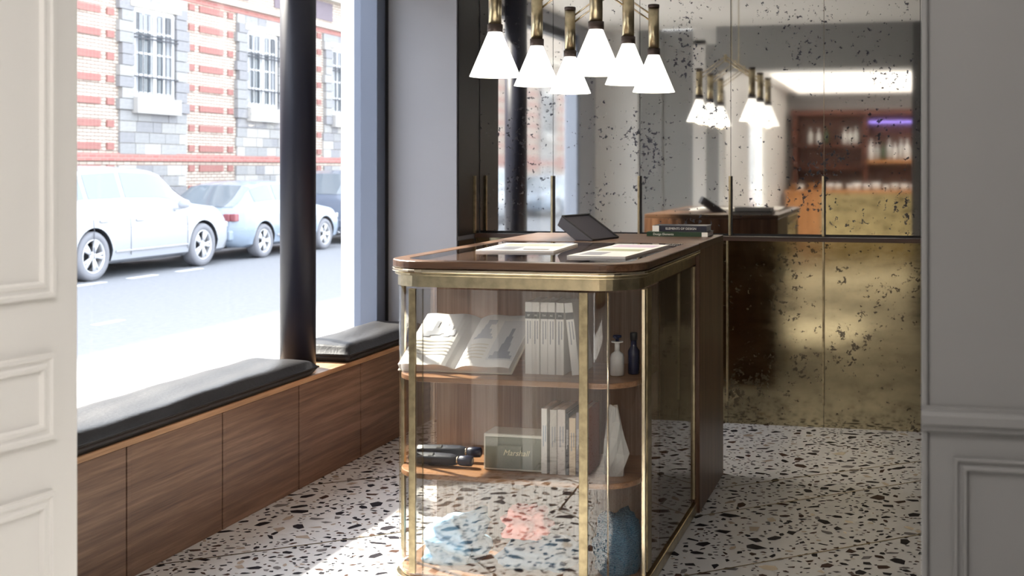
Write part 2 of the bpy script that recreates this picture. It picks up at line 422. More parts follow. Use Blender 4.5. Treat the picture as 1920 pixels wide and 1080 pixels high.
# ------------------------------------------------------------------ mirrored cabinet wall
mc = thing('mirrored_cabinet', (0, MU, 0), 'wall of foxed mirror doors over bronze mirror doors behind the counter', 'cabinet')
mk('carcass', MB().box((-2.35, MU+.006, 0), (2.14, 6.42, 2.6)), M['black'], mc)
mk('carcass', MB().box((-2.35, ML+.006, 0), (2.14, MU, .95)), M['black'], mc)
xs = [-2.351, -1.922, -1.43, -.932, -.438, .055, .55, 1.04, 1.53, 2.14]
for a, b in zip(xs, xs[1:]):
    mk('mirror_panel', MB().box((a+.0015, MU, 1.0), (b-.0015, MU+.006, 2.6)), M['mirror'], mc)
xl = [-2.351, -1.922, -1.43, -.937, -.434, .06, .55, 1.04, 1.53, 2.14]
for a, b in zip(xl, xl[1:]):
    mk('bronze_panel', MB().box((a+.001, ML, .0), (b-.001, ML+.006, .965)), M['mirror_bronze'], mc)
mk('ledge', MB().box((-2.351, ML-.012, .965), (2.14, MU, .988)), wood('dark ledge wood', (.035, .018, .012), (.07, .035, .022), (.1, .055, .035), (1, 30, 30)), mc, .002)
mk('trim_strip', MB().box((-.4385, MU-.002, 1.306), (-.4375, MU, 2.6)), M['brass_bright'], mc)
for x in (-1.922, -1.43, -.932, -.438):
    h = mk('handle', MB().box((x-.010, MU-.018, .99), (x+.003, MU, 1.307)), M['brass'], mc, .002)
    mk('handle_shadow_gap', MB().box((x+.003, MU-.012, .99), (x+.009, MU, 1.307)), M['black'], h)
for x in (-2.353,):
    mk('handle', MB().box((x+.001, 6.275, .99), (x+.012, 6.29, 1.307)), M['brass_dark'], mc)
for x in (-.937, -.434):
    mk('pull_bar', MB().box((x-.007, ML-.012, .115), (x+.004, ML, .965)), M['brass_dark'], mc, .002)

# ------------------------------------------------------------------ bench, cushions, column
bn = thing('window_bench', (-2.65, 4.1, 0), 'long walnut window bench with boxed front below the shop window', 'bench')
mk('carcass', MB().box((-2.79, 2.27, .02), (-2.515, 6.03, .44)), M['black'], bn)
ys = [2.31, 2.92, 3.486, 4.048, 4.622, 5.203, 6.03]
for a, b in zip(ys, ys[1:]):
    mk('front_panel', MB().box((-2.515, a+.003, .0), (-2.500, b-.024, .437)), M['bench'], bn, .0012)
    mk('batten', MB().box((-2.515, b-.021, .0), (-2.4975, b, .437)), M['bench'], bn, .0012)
mk('bench_top', MB().box((-2.80, 2.27, .44), (-2.490, 6.03, .462)), M['bench_top'], bn, .003)

def cushion(name, x0, x1, y0, y1, z0, h, label):
    """puffed leather pad: flattened super-ellipsoid grid with piping edge"""
    nx, ny = 22, 70; vs = []; fs = []
    rnd = random.Random(int(y0*10))
    for side in (0, 1):
        for i in range(nx+1):
            for j in range(ny+1):
                u, v = i/nx*2-1, j/ny*2-1
                ru = (1-abs(u)**9); rv = (1-abs(v)**26)
                puff = max(0, ru*rv)**.5
                x = x0 + (x1-x0)*i/nx; y = y0 + (y1-y0)*j/ny
                wob = .002*math.sin(y*7+x*3) + .0015*math.sin(y*19+1+x*9) + .0015*math.sin(x*40+y*5)
                if side: z = z0 + h*.45 + (h*.62+wob)*puff
                else: z = z0 + h*.45 - h*.45*min(1, puff*1.6)
                vs.append((x, y, z))
    n = (nx+1)*(ny+1)
    for i in range(nx):
        for j in range(ny):
            a = i*(ny+1)+j; fs.append((a+n, a+ny+1+n, a+ny+2+n, a+1+n)); fs.append((a, a+1, a+ny+2, a+ny+1))
    loop = [i*(ny+1) for i in range(nx+1)] + [nx*(ny+1)+j for j in range(1, ny+1)] + [i*(ny+1)+ny for i in range(nx-1, -1, -1)] + [j for j in range(ny-1, 0, -1)]
    for a, b in zip(loop, loop[1:]+loop[:1]): fs.append((a, b, b+n, a+n))
    t = thing(name, ((x0+x1)/2, (y0+y1)/2, z0), label, 'cushion', None)
    o = mk('pad', MB().add(vs, fs, True), M['leather'], t)
    pts = [(x0, y0), (x1, y0), (x1, y1), (x0, y1), (x0, y0)]
    mk('piping', MB().tube([(x, y, z0+h*.45) for x, y in pts], .004), M['leather'], t)
cushion('bench_cushion', -2.79, -2.485, 2.32, 4.745, .463, .070, 'long black leather cushion on the bench left of the dark column')
cushion('bench_cushion', -2.79, -2.485, 5.035, 5.92, .463, .075, 'short black leather cushion on the bench between column and desk')

cl = thing('round_column', (-2.645, 4.86, .462), 'dark navy round steel column standing on the window bench', 'column')
mk('shaft', MB().lathe([(.077, .4625), (.077, 2.598)], (-2.645, 4.86, 0), 48), M['frame_dark'], cl)
mk('foot_ring', MB().lathe([(.082, .4625), (.082, .470), (.078, .472)], (-2.645, 4.86, 0), 48), M['frame_dark'], cl)

# ------------------------------------------------------------------ the display desk
dk = thing('display_desk', (-1.23, 4.4, 0), 'walnut and brass reception desk with curved glass display front', 'desk')
X0, X1, Y0, Y1, YB = -1.655, -.80, 3.55, 5.24, 4.63
HT = 1.056
# tall solid rear box
mk('rear_cabinet', MB().box((X0, YB, 0), (X1, Y1, 1.030)), M['wood_v'], dk, .002)
# table top: rounded wooden rim around the glass, solid rear part
out_ = rrect(X0, Y0, X1, Y1, .15, 10, (1, 1, 0, 0))
def ring_prism(outer, inner, z0, z1, smooth=False):
    mb = MB(); n = len(outer)
    vs = [(x, y, z0) for x, y in outer] + [(x, y, z1) for x, y in outer] + [(x, y, z0) for x, y in inner] + [(x, y, z1) for x, y in inner]
    fs = []
    for i in range(n):
        j = (i+1) % n
        fs += [(i, j, n+j, n+i), (n+i, n+j, 3*n+j, 3*n+i), (3*n+i, 3*n+j, 2*n+j, 2*n+i), (2*n+i, 2*n+j, j, i)]
    return mb.add(vs, fs)
o1 = rrect(X0, Y0, X1, YB, .15, 10, (1, 1, 0, 0)); i1 = rrect(X0+.055, Y0+.055, X1-.055, YB-.02, .10, 10, (1, 1, 0, 0))
mk('top_rim', ring_prism(o1, i1, 1.030, HT), M['wood_x'], dk, .005, 3)
mk('rear_top', MB().box((X0, YB+.001, 1.0305), (X1, Y1, HT)), M['wood_x'], dk, .003)
mk('glass_top', MB().add([(x, y, HT-.0015) for x, y in i1], [tuple(range(len(i1)))]), M['top_glass'], dk)
mk('display_tray', MB().prism(rrect(X0+.04, Y0+.04, X1-.04, YB-.01, .10, 10, (1, 1, 0, 0)), 1.034, 1.040), M['wood_x'], dk)
# brass rails under the top
def inset(d, yb=YB): return rrect(X0+d, Y0+d, X1-d, yb, max(.15-d, .02), 10, (1, 1, 0, 0))
mk('brass_rail', ring_prism(inset(-.003), inset(.03), 1.018, 1.0295), M['brass_bright'], dk, .003)
mk('brass_rail', ring_prism(inset(.006), inset(.03), 1.008, 1.0175), M['brass'], dk, .002)
mk('brass_apron', ring_prism(inset(.016), inset(.026), .972, 1.008), M['brass'], dk)
# posts
def post(x0, x1, y0, y1, mat='brass'): mk('post', MB().box((x0, y0, .06), (x1, y1, .966)), M[mat], dk, .0015)
yf = Y0 + .020
post(-1.556, -1.534, yf-.003, yf+.010, 'brass_dark')
post(-.994, -.966, yf-.003, yf+.010, 'brass_dark')
post(X1-.026, X1-.014, 3.700, 3.716, 'brass_bright')
post(X1-.026, X1-.014, 3.74, 3.80, 'brass_dark')
post(X0+.014, X0+.026, 3.700, 3.716, 'brass')
post(X1-.026, X1-.014, 4.60, 4.63)
post(X0+.014, X0+.026, 4.60, 4.63)
# bright rod standing in for the highlight on the curved glass
a = R(-62); cx, cy, rr = X1-.15, Y0+.15, .15-.019
mk('post', MB().rod((-.905, yf+.012, .06), (-.905, yf+.012, .966), .0035), M['brass_bright'], dk)
# glass: front pane, two curved panes, side panes
GZ0, GZ1 = .055, .966
mk('front_pane', MB().box((-1.534, yf, GZ0), (-.994, yf+.005, GZ1)), M['vit_glass'], dk)
def curved_pane(sx):
    mb = MB(); pts_o, pts_i = [], []
    n = 16; r = .15-.020
    cxx = (X1-.15) if sx > 0 else (X0+.15)
    for k in range(n+1):
        a = R(-90 + 90*k/n); pts_o.append((cxx + sx*r*math.cos(a), Y0+.15 + r*math.sin(a)))
    x_in = -.966 if sx > 0 else -1.556
    pts = [(x_in, yf)] + pts_o + [(pts_o[-1][0], 3.70)]
    m = len(pts); vs = [(x, y, GZ0) for x, y in pts] + [(x, y, GZ1) for x, y in pts]
    mk('curved_pane', mb.add(vs, [(i, i+1, m+i+1, m+i) for i in range(m-1)], True), M['vit_glass'], dk)
curved_pane(1); curved_pane(-1)
mk('side_pane', MB().box((X1-.022, 3.80, GZ0), (X1-.018, 4.60, GZ1)), M['vit_glass'], dk)
mk('side_pane', MB().box((X0+.018, 3.716, GZ0), (X0+.022, 4.60, GZ1)), M['vit_glass'], dk)
# shelves, base, back
for z in (.667, .357):
    mk('shelf', MB().prism(rrect(X0+.026, Y0+.032, X1-.026, 3.97, .12, 10, (1, 1, 0, 0)), z, z+.018), M['wood_shelf'], dk, .003)
mk('base', MB().prism(rrect(X0+.01, Y0+.01, X1-.01, YB, .14, 10, (1, 1, 0, 0)), 0.001, .040), M['brass'], dk, .003)
mk('base_shelf', MB().prism(rrect(X0+.026, Y0+.032, X1-.026, YB-.01, .12, 10, (1, 1, 0, 0)), .041, .056), M['wood_shelf'], dk, .002)
mk('back_panel', MB().box((X0+.03, 3.97, .056), (X1-.03, 3.99, .99)), M['wood_back'], dk)
mk('side_panel', MB().box((X1-.034, 3.99, .056), (X1-.026, YB-.01, .99)), M['wood_v'], dk)
mk('side_panel', MB().box((X0+.026, 3.99, .056), (X0+.034, YB-.01, .99)), M['wood_v'], dk)

# ------------------------------------------------------------------ on and in the desk
def bbox_local(t, name, a, b, mat, bev=0): return mk(name, MB().box(a, b), mat, t, bev, local=True)

# tilted screen: a wedge shaped slab resting on its lower edge
ts = thing('desk_screen', (-1.237, 4.655, HT), 'dark grey slanted desk screen in a deep tray frame on the counter top', 'screen')
ts.rotation_euler.z = -.245
WS, AS, HS = .225, .149, .0975            # width into the room, run and rise of the slope
SL = math.hypot(AS, HS); n_ = Vector((HS, 0, AS)).normalized(); d_ = Vector((-AS, 0, HS)).normalized()
def slope_box(name, s0, s1, y0, y1, t0, t1, mat, bev=.001, cut=False):
    """box laid on the slope: s along the slope from its foot, t above the face"""
    vs = []
    for t in (t0, t1):
        for s_, y in ((s0, y0), (s1, y0), (s1, y1), (s0, y1)):
            p = d_*s_ + n_*t; vs.append((p.x, y, max(0, p.z) if cut else p.z))
    return mk(name, MB().add(vs, [(0, 1, 2, 3), (7, 6, 5, 4), (4, 5, 1, 0), (5, 6, 2, 1), (6, 7, 3, 2), (7, 4, 0, 3)]), mat, ts, bev, local=True)
K_ = d_*(SL-.004) - n_*.042; fx = -.082
mb = MB(); prof = [(0, 0), (d_.x*SL, d_.z*SL), (K_.x, K_.z), (fx, 0)]
mb.add([(x, 0, z) for x, z in prof] + [(x, WS, z) for x, z in prof], [(0, 1, 2, 3), (7, 6, 5, 4), (0, 4, 5, 1), (1, 5, 6, 2), (2, 6, 7, 3), (3, 7, 4, 0)])
mk('body', mb, M['charcoal'], ts, .003, local=True)
slope_box('display', .008, SL-.008, .010, WS-.010, .0003, .0013, M['screen'], 0)
for a in ((.004, SL, 0, .008), (.004, SL, WS-.008, WS), (.004, .011, .008, WS-.008), (SL-.008, SL, .008, WS-.008)):
    slope_box('rim', *a, .0, .006, M['black'], .001)

def flat_book(name, x0, x1, y0, y1, z, h, cover, spine_text, tsize, label, tcol, ends):
    t = thing(name, ((x0+x1)/2, (y0+y1)/2, z), label, 'book', None)
    mb = MB().box((x0, y0, z), (x1, y1, z+.0018)).box((x0, y0, z+h-.0018), (x1, y1, z+h)).box((x0, y0, z+.0018), (x1, y0+.002, z+h-.0018))
    mk('cover', mb, cover, t, .0005)
    mk('pages', MB().box((x0+.003, y0+.0025, z+.002), (x1-.003, y1-.003, z+h-.002)), M['paper'], t)
    for a, b in ends: mk('spine_label', MB().box((a, y0-.0007, z+.0005), (b, y0, z+h-.0005)), M['paper'], t)
    text_mesh(spine_text[0], tsize, .0002, Matrix.Translation((spine_text[1], y0-.0006, z+h*.5)) @ Matrix.Rotation(R(90), 4, 'X'), tcol, 'spine_title', t, align='LEFT')
    return t
white_ink = pm('white ink', (.8, .82, .8), .6)
flat_book('book', -1.104, -.838, 5.05, 5.215, HT, .0195, pm('dark green cover', (.012, .04, .02), .35), ('Design Elements', -1.076), .0135, 'thin dark green book under the black book on the counter', white_ink, [(-.864, -.838)])
flat_book('book', -1.082, -.846, 5.065, 5.205, HT+.0200, .026, pm('black blue cover', (.012, .014, .03), .3), ('ELEMENTS OF DESIGN', -1.024), .0135, 'black book with white spine title lying on top of the green book', white_ink, [(-1.082, -1.053)])

# magazines on the glass
def magazine(x0, y0, x1, y1, ang, bars, label):
    t = thing('magazine', ((x0+x1)/2, (y0+y1)/2, HT-.0013), label, 'magazine')
    t.rotation_euler.z = R(ang)
    wx, wy = (x1-x0)/2, (y1-y0)/2
    mk('pages', MB().box((-wx, -wy, 0), (wx, wy, .007)), M['paper'], t, local=True)
    for (bx0, by0, bx1, by1, c) in bars:
        mk('printed_block', MB().box((-wx+bx0*2*wx, -wy+by0*2*wy, .0071), (-wx+bx1*2*wx, -wy+by1*2*wy, .0074)), c, t, local=True)
olive = pm('olive print', (.40, .44, .28), .5); lilac = pm('lilac print', (.62, .52, .66), .5)
magazine(-1.50, 3.99, -1.22, 4.41, 4, [(.12, .58, .9, .86, pm('pale sage print', (.62, .66, .56), .5)), (.15, .1, .45, .5, M['ink']), (.55, .14, .88, .22, M['ink_dark'])], 'white magazine lying on the left of the glass desk top')
magazine(-1.09, 3.80, -.89, 4.42, -2, [(.1, .72, .9, .93, lilac), (.1, .4, .9, .56, olive), (.12, .08, .5, .3, M['ink'])], 'white magazine with lilac and olive prints lying on the right of the glass desk top')

# open picture book, propped up
SZ1, SZ2, SZ0 = .6855, .3755, .0565
ob = thing('open_book', (-1.44, 3.72, SZ1), 'large open picture book with engraved monuments propped on the upper shelf', 'book')
def page_surface(side):
    """one half of the spread: curved sheet, x from spine outwards, y along the page height"""
    n, m = 14, 2; wd, hg = .190, .225
    f = lambda s: .030*math.sin(min(1, s*1.9)*PI*.5)*(1-.55*s) + .004*math.sin(s*9)
    return n, wd, hg, f
tilt = Matrix.Rotation(R(40), 4, 'X')
Tb = Matrix.Translation((.003, -.058, .004)) @ tilt @ Matrix.Shear('XY', 4, (0.0, 0.0)) 
def shear_x(v): return Vector((v[0] + .14*v[1], v[1], v[2]))
for sd in (-1, 1):
    n, wd, hg, f = page_surface(sd); mb = MB(); vs = []
    for i in range(n+1):
        s = i/n; x = sd*wd*s
        for y in (0, hg): vs += [shear_x((x, y, .012 + f(s))), shear_x((x, y, .003))]
    fs = []
    for i in range(n):
        a, b = i*4, (i+1)*4
        q = [(a, b, b+2, a+2), (a+1, a+3, b+3, b+1), (a, a+1, b+1, b), (a+2, b+2, b+3, a+3)]
        fs += q if sd > 0 else [t[::-1] for t in q]
    fs += [(0, 2, 3, 1), (n*4, n*4+1, n*4+3, n*4+2)]
    mb.add(vs, fs, False); mb.v = [tuple(Tb @ Vector(v)) for v in mb.v]
    mk('page_block', mb, M['paper'], ob, local=True)
    # engravings and text as thin flat prints following the page curve
    def print_patch(x0, x1, y0, y1, mat, name='engraving', poly=None):
        k = 8; vs = []
        for i in range(k+1):
            u = i/k; x = x0 + (x1-x0)*u
            lo, hi = (y0, y1) if poly is None else poly(u)
            for y in (lo, hi): vs.append(Tb @ shear_x((sd*x, y, .0132 + f(x/wd))))
        fs = [(i*2, i*2+2, i*2+3, i*2+1) for i in range(k)]
        mk(name, MB().add(vs, fs if sd > 0 else [t[::-1] for t in fs]), mat, ob, local=True)
    if sd < 0:
        for (a, b, lo, hi) in ((.05, .068, .125, .15), (.066, .09, .12, .168), (.088, .10, .135, .182), (.10, .125, .13, .16), (.123, .135, .128, .19), (.135, .16, .12, .145)):
            print_patch(a, b, lo, hi, M['ink_soft'])
        for k in range(5): print_patch(.045, .185, .10-k*.014, .104-k*.014, M['paper_warm'], 'text_line')
    else:
        for (a, b, lo, hi) in ((.02, .085, .118, .128), (.028, .078, .128, .14), (.035, .07, .14, .16), (.04, .06, .16, .18), (.044, .075, .18, .2)):
            print_patch(a, b, lo, hi, M['ink_soft'])
        print_patch(.098, .188, .03, .2, pm('pale plate ground', (.72, .73, .76), .7), 'plate')
        T0 = f; f = lambda q, T0=T0: T0(q) + .0004
        for (a, b, lo, hi) in ((.105, .18, .036, .05), (.115, .17, .05, .066), (.128, .16, .066, .10), (.133, .156, .10, .13), (.138, .15, .13, .165)):
            print_patch(a, b, lo, hi, M['ink'])
        for k in range(5): print_patch(.02, .085, .09-k*.014, .094-k*.014, M['paper_warm'], 'text_line')
cv = MB().add([Tb @ shear_x(v) for v in [(-.195, -.004, 0), (.195, -.004, 0), (.195, .229, 0), (-.195, .229, 0), (-.195, -.004, .003), (.195, -.004, .003), (.195, .229, .003), (-.195, .229, .003)]],
              [(3,2,1,0),(4,5,6,7),(0,1,5,4),(1,2,6,5),(2,3,7,6),(3,0,4,7)])
mk('cover', cv, M['paper_warm'], ob, local=True)

def std_book(x, y, z, wdt, h, d, cover, label, lean=0, band=None, txt=None, name='book', group=None, lines=True, mat_lines=None, tsz=.009):
    t = thing(name, (x, y, z), label, 'book', group)
    t.rotation_euler.y = R(lean)
    mk('cover', MB().box((0, 0, 0), (.0015, d, h)).box((wdt-.0015, 0, 0), (wdt, d, h)).box((0.0015, 0, 0), (wdt-.0015, .0015, h)), cover, t, .0004, local=True)
    mk('pages', MB().box((.0015, .002, .002), (wdt-.0015, d-.003, h-.003)), M['paper'], t, local=True)
    if band: mk('spine_band', MB().box((0, -.0006, h*.77), (wdt, 0, h*.865)), band, t, local=True)
    if txt: text_mesh(txt, tsz, .0001, Matrix.Translation((x + wdt/2, y-.0009, z+h*.816)) @ Matrix.Rotation(R(90), 4, 'X'), white_ink, 'spine_title', t)
    if lines:
        ml = mat_lines or M['ink']
        for k in range(2): 
            xx = wdt*(.3 + .36*k)
            mk('spine_lettering', MB().box((xx, -.0005, h*(.42+.07*k)), (xx+wdt*.13, 0, h*.74)), ml, t, local=True)
    return t
yb = 3.70
whites = [(-1.2105, .0235, 'EP', 'first white volume from the open book on the upper shelf'), (-1.1865, .0240, 'AS', 'second white volume from the open book on the upper shelf'),
          (-1.1590, .0240, 'TH', 'third white volume from the open book, cream toned spine'), (-1.1345, .0240, 'AS', 'fourth white volume from the open book on the upper shelf'),
          (-1.1065, .0255, 'EN', 'fifth white volume, last upright one before the leaning book')]
for x, wd, tx, lb in whites:
    t = std_book(x, yb, SZ1, wd, .232, .16, M['paper'], lb, 0, M['ink_dark'], tx, group=None)
t = std_book(-1.0535, yb, SZ1+.0003, .0265, .232, .16, M['paper'], 'rightmost white volume leaning left against the row on upper shelf', -6.5, M['ink_dark'], None)
# re-seat the leaning volume on its lower edge
t.location.z = SZ1 + .0005 + .0265*math.sin(R(6.5))*0
# pump bottle
pb = thing('pump_bottle', (-.913, 3.735, SZ1), 'white pump bottle with dark blue collar on the upper shelf', 'bottle')
mk('bottle_body', MB().lathe([(.019, 0), (.0225, .003), (.0225, .058), (.019, .070), (.010, .076), (.008, .080)], n=24), M['white_paint'], pb, local=True)
mk('neck', MB().lathe([(.0085, .078), (.0085, .104), (.007, .106)], n=20), M['white_paint'], pb, local=True)
mk('flange', MB().lathe([(.019, .106), (.019, .110)], n=20), M['white_paint'], pb, local=True)
mk('pump_head', MB().lathe([(.006, .110), (.006, .120), (.014, .122), (.014, .128), (.010, .130)], n=20).box((-.004, -.03, .122), (.004, 0, .128)), pm('dark blue plastic', (.015, .02, .06), .3), pb, local=True)
db = thing('small_bottle', (-.868, 3.775, SZ1), 'dark navy bottle standing behind the white pump bottle', 'bottle')
mk('bottle_body', MB().lathe([(.017, 0), (.019, .003), (.019, .075), (.010, .09), (.010, .11)], n=24), pm('navy glass', (.012, .015, .045), .12), db, local=True)
mk('cap', MB().lathe([(.012, .110), (.012, .132), (.010, .134)], n=20), M['black'], db, local=True)

# lower shelf: two folded umbrellas
navy_cloth = pm('navy umbrella cloth', (.018, .022, .035), .42, noise=.2, nscale=80)
def umbrella(x, y, z, ang, label):
    t = thing('folded_umbrella', (x, y, z), label, 'umbrella'); t.rotation_euler.z = R(ang)
    Mx = Matrix.Rotation(R(90), 3, 'Y')
    prof = [(.008, 0), (.017, .006), (.0185, .03), (.020, .09), (.0195, .15), (.016, .168), (.012, .172)]
    mb = MB(); n = 24
    vs = []
    for r, zz in prof:
        for k in range(n):
            a = 2*PI*k/n; rr = r*(1 + .10*math.sin(a*5 + zz*12)); vs.append((zz, rr*math.cos(a), .020 + rr*math.sin(a)*.95))
    fs = [(i*n+k, (i+1)*n+k, (i+1)*n+(k+1) % n, i*n+(k+1) % n) for i in range(len(prof)-1) for k in range(n)]
    fs += [tuple(range(n)), tuple((len(prof)-1)*n+k for k in range(n))[::-1]]
    mk('canopy', mb.add(vs, fs, True), navy_cloth, t, local=True)
    mk('strap', MB().lathe([(.0208, .075), (.0208, .090)], (0, 0, .020), 24, False, Mx), M['black'], t, local=True)
    mk('collar', MB().lathe([(.0135, .171), (.0135, .177)], (0, 0, .020), 20, True, Mx), M['brass_bright'], t, local=True)
    mk('grip', MB().lathe([(.012, .177), (.0165, .182), (.0175, .205), (.0165, .222), (.010, .226)], (0, 0, .020), 20, True, Mx), pm('navy grip', (.02, .025, .05), .25), t, local=True)
umbrella(-1.610, 3.695, SZ2+.001, -2, 'navy folded umbrella lying in front on the lower shelf')
umbrella(-1.608, 3.752, SZ2+.012, 3, 'navy folded umbrella lying behind the front one on lower shelf')

# loudspeaker
sp = thing('table_speaker', (-1.243, 3.72, SZ2), 'cream table speaker with grey grille and script lettering on the lower shelf', 'speaker')
mk('cabinet', MB().box((-.100, -.045, 0), (.100, .06, .118)), pm('cream vinyl', (.74, .73, .66), .5), sp, .004, 3, local=True)
grey_cloth = pm('grey green grille cloth', (.26, .27, .23), .8, noise=.25, nscale=350)
mk('grille', MB().box((-.094, -.0468, .007), (.094, -.0448, .108)), grey_cloth, sp, .001, local=True)
text_mesh('Marshall', .026, .0006, Matrix.Translation((-1.243+.01, 3.72-.0478, SZ2+.058)) @ Matrix.Rotation(R(90), 4, 'X'), pm('gold script', (.78, .72, .52), .3, .6), 'script_lettering', sp, shear=.35)

# lower shelf books
row = [(-1.145, .0185, .208, M['paper'], 'slim white book right beside the cream speaker', pm('blue grey ink', (.35, .45, .58), .6)),
       (-1.117, .0235, .205, pm('pale grey cover', (.60, .58, .55), .6), 'pale grey book second from the speaker on the lower shelf', None),
       (-1.092, .0260, .207, pm('off white pink cover', (.70, .65, .63), .6), 'off white book with tall spine lettering, third from the speaker', None),
       (-1.0645, .010, .195, M['ink_dark'], 'thin dark book squeezed between the off white and cream ones', M['paper']),
       (-1.0530, .0210, .182, pm('cream orange cover', (.80, .66, .50), .6), 'shorter cream book in the lower shelf row', None),
       (-1.0305, .0120, .200, pm('grey violet cover', (.34, .32, .36), .6), 'narrow grey book beside the rust red one', M['paper']),
       (-1.0170, .0240, .210, pm('rust red cover', (.42, .16, .11), .6), 'rust red patterned book at the end of the lower shelf row', M['paper'])]
for x, wd, h, mt, lb, ml in row:
    std_book(x, 3.665, SZ2, wd, h, .15, mt, lb, mat_lines=ml)

# crumpled clear sleeve
rnd = random.Random(5); mb = MB(); n = 11; vs = []
prof = [(.034, 0), (.040, .03), (.045, .07), (.036, .12), (.022, .17), (.014, .22)]
for r, z in prof:
    for k in range(n):
        a = 2*PI*k/n; rr = r*rnd.uniform(.72, 1.15); vs.append((rr*math.cos(a), rr*math.sin(a)*.7, z + (rnd.uniform(-.006, .006) if z else 0)))
fs = [(i*n+k, i*n+(k+1) % n, (i+1)*n+(k+1) % n, (i+1)*n+k) for i in range(len(prof)-1) for k in range(n)] + [tuple(range(n))[::-1]]
def film(name):
    m = bpy.data.materials.new(name); m.use_nodes = True; t = m.node_tree; b = t.nodes['Principled BSDF']; out = t.nodes['Material Output']
    b.inputs['Base Color'].default_value = (.78, .78, .76, 1); b.inputs['Roughness'].default_value = .18
    tr = t.nodes.new('ShaderNodeBsdfTransparent'); mx = t.nodes.new('ShaderNodeMixShader'); mx.inputs[0].default_value = .5
    t.links.new(tr.outputs[0], mx.inputs[1]); t.links.new(b.outputs[0], mx.inputs[2]); t.links.new(mx.outputs[0], out.inputs[0]); return m
cs = mk('clear_bag', mb.add(vs, fs), film('clear film')); cs.location = (-.915, 3.70, SZ2+.0005)
tag(cs, 'crumpled translucent plastic bag standing at the end of the lower shelf', 'bag')

# bottom compartment: folded cloths
def blob(name, c, s, mat, label, cat, seed, rough=.12, freq=3):
    rnd = random.Random(seed); ph = [rnd.uniform(0, 6) for _ in range(8)]
    bm = bmesh.new(); bmesh.ops.create_icosphere(bm, subdivisions=4, radius=1)
    for v in bm.verts:
        p = v.co.copy()
        d = 1 + rough*(math.sin(p.x*freq+ph[0])*math.cos(p.y*freq*1.3+ph[1]) + .6*math.sin(p.z*freq*2.1+ph[2]+p.x*2) + .35*math.sin(p.x*freq*3+ph[3])*math.sin(p.z*freq*3.1+ph[4]))
        q = p*d*(1 + rough*1.6*(noise.turbulence(p*1.6 + Vector((seed, 0, 0)), 3, True) - .5))
        sx = math.copysign(abs(q.x)**.7, q.x); sy = math.copysign(abs(q.y)**.7, q.y)
        z = max(-.62, q.z)
        v.co = Vector((sx*s[0], sy*s[1], (z+.62)*s[2]))
    for f in bm.faces: f.smooth = True
    me = bpy.data.meshes.new(name); bm.to_mesh(me); bm.free(); me.materials.append(mat)
    o = bpy.data.objects.new(name, me); col.objects.link(o); o.location = c
    return tag(o, label, cat)
def knit(name, c1, c2):
    m, t, b = new_mat(name); tc = t.nodes.new('ShaderNodeTexCoord'); wv = t.nodes.new('ShaderNodeTexWave'); wv.inputs['Scale'].default_value = 60; wv.bands_direction = 'Z'
    wv.inputs['Distortion'].default_value = 6; wv.inputs['Detail Scale'].default_value = 3
    t.links.new(tc.outputs['Object'], wv.inputs['Vector']); r = ramp(t, [(.2, c1), (.8, c2)]); t.links.new(wv.outputs['Fac'], r.inputs[0]); t.links.new(r.outputs[0], b.inputs['Base Color'])
    bp = t.nodes.new('ShaderNodeBump'); bp.inputs['Distance'].default_value = .004; t.links.new(wv.outputs['Fac'], bp.inputs['Height']); t.links.new(bp.outputs[0], b.inputs['Normal'])
    b.inputs['Roughness'].default_value = .9; return m
Kblue = knit('blue knit', (.03, .10, .19), (.10, .25, .38))
blob('knitted_throw', (-.915, 3.765, SZ0), (.075, .10, .115), Kblue, 'deep blue knitted throw bundled in the right corner of the desk base', 'throw', 3, .14, 5)
blob('folded_blanket', (-1.175, 3.76, SZ0), (.125, .10, .058), pm('grey blue fleece', (.16, .28, .42), .9, noise=.2, nscale=30, bump=.4), 'grey blue folded blanket in the bottom of the desk', 'blanket', 5, .22, 4)
blob('pink_scarf', (-1.205, 3.70, SZ0+.108), (.070, .055, .060), pm('pink cloth', (.85, .33, .30), .9, noise=.15, nscale=30, bump=.3), 'crumpled pink scarf lying on the grey blue blanket', 'scarf', 8, .30, 4.4)
blob('folded_blanket', (-1.465, 3.755, SZ0), (.105, .095, .085), pm('sky blue fleece', (.25, .48, .72), .9, noise=.2, nscale=30, bump=.4), 'sky blue blanket bundled in the left corner of the desk base', 'blanket', 9, .26, 4)

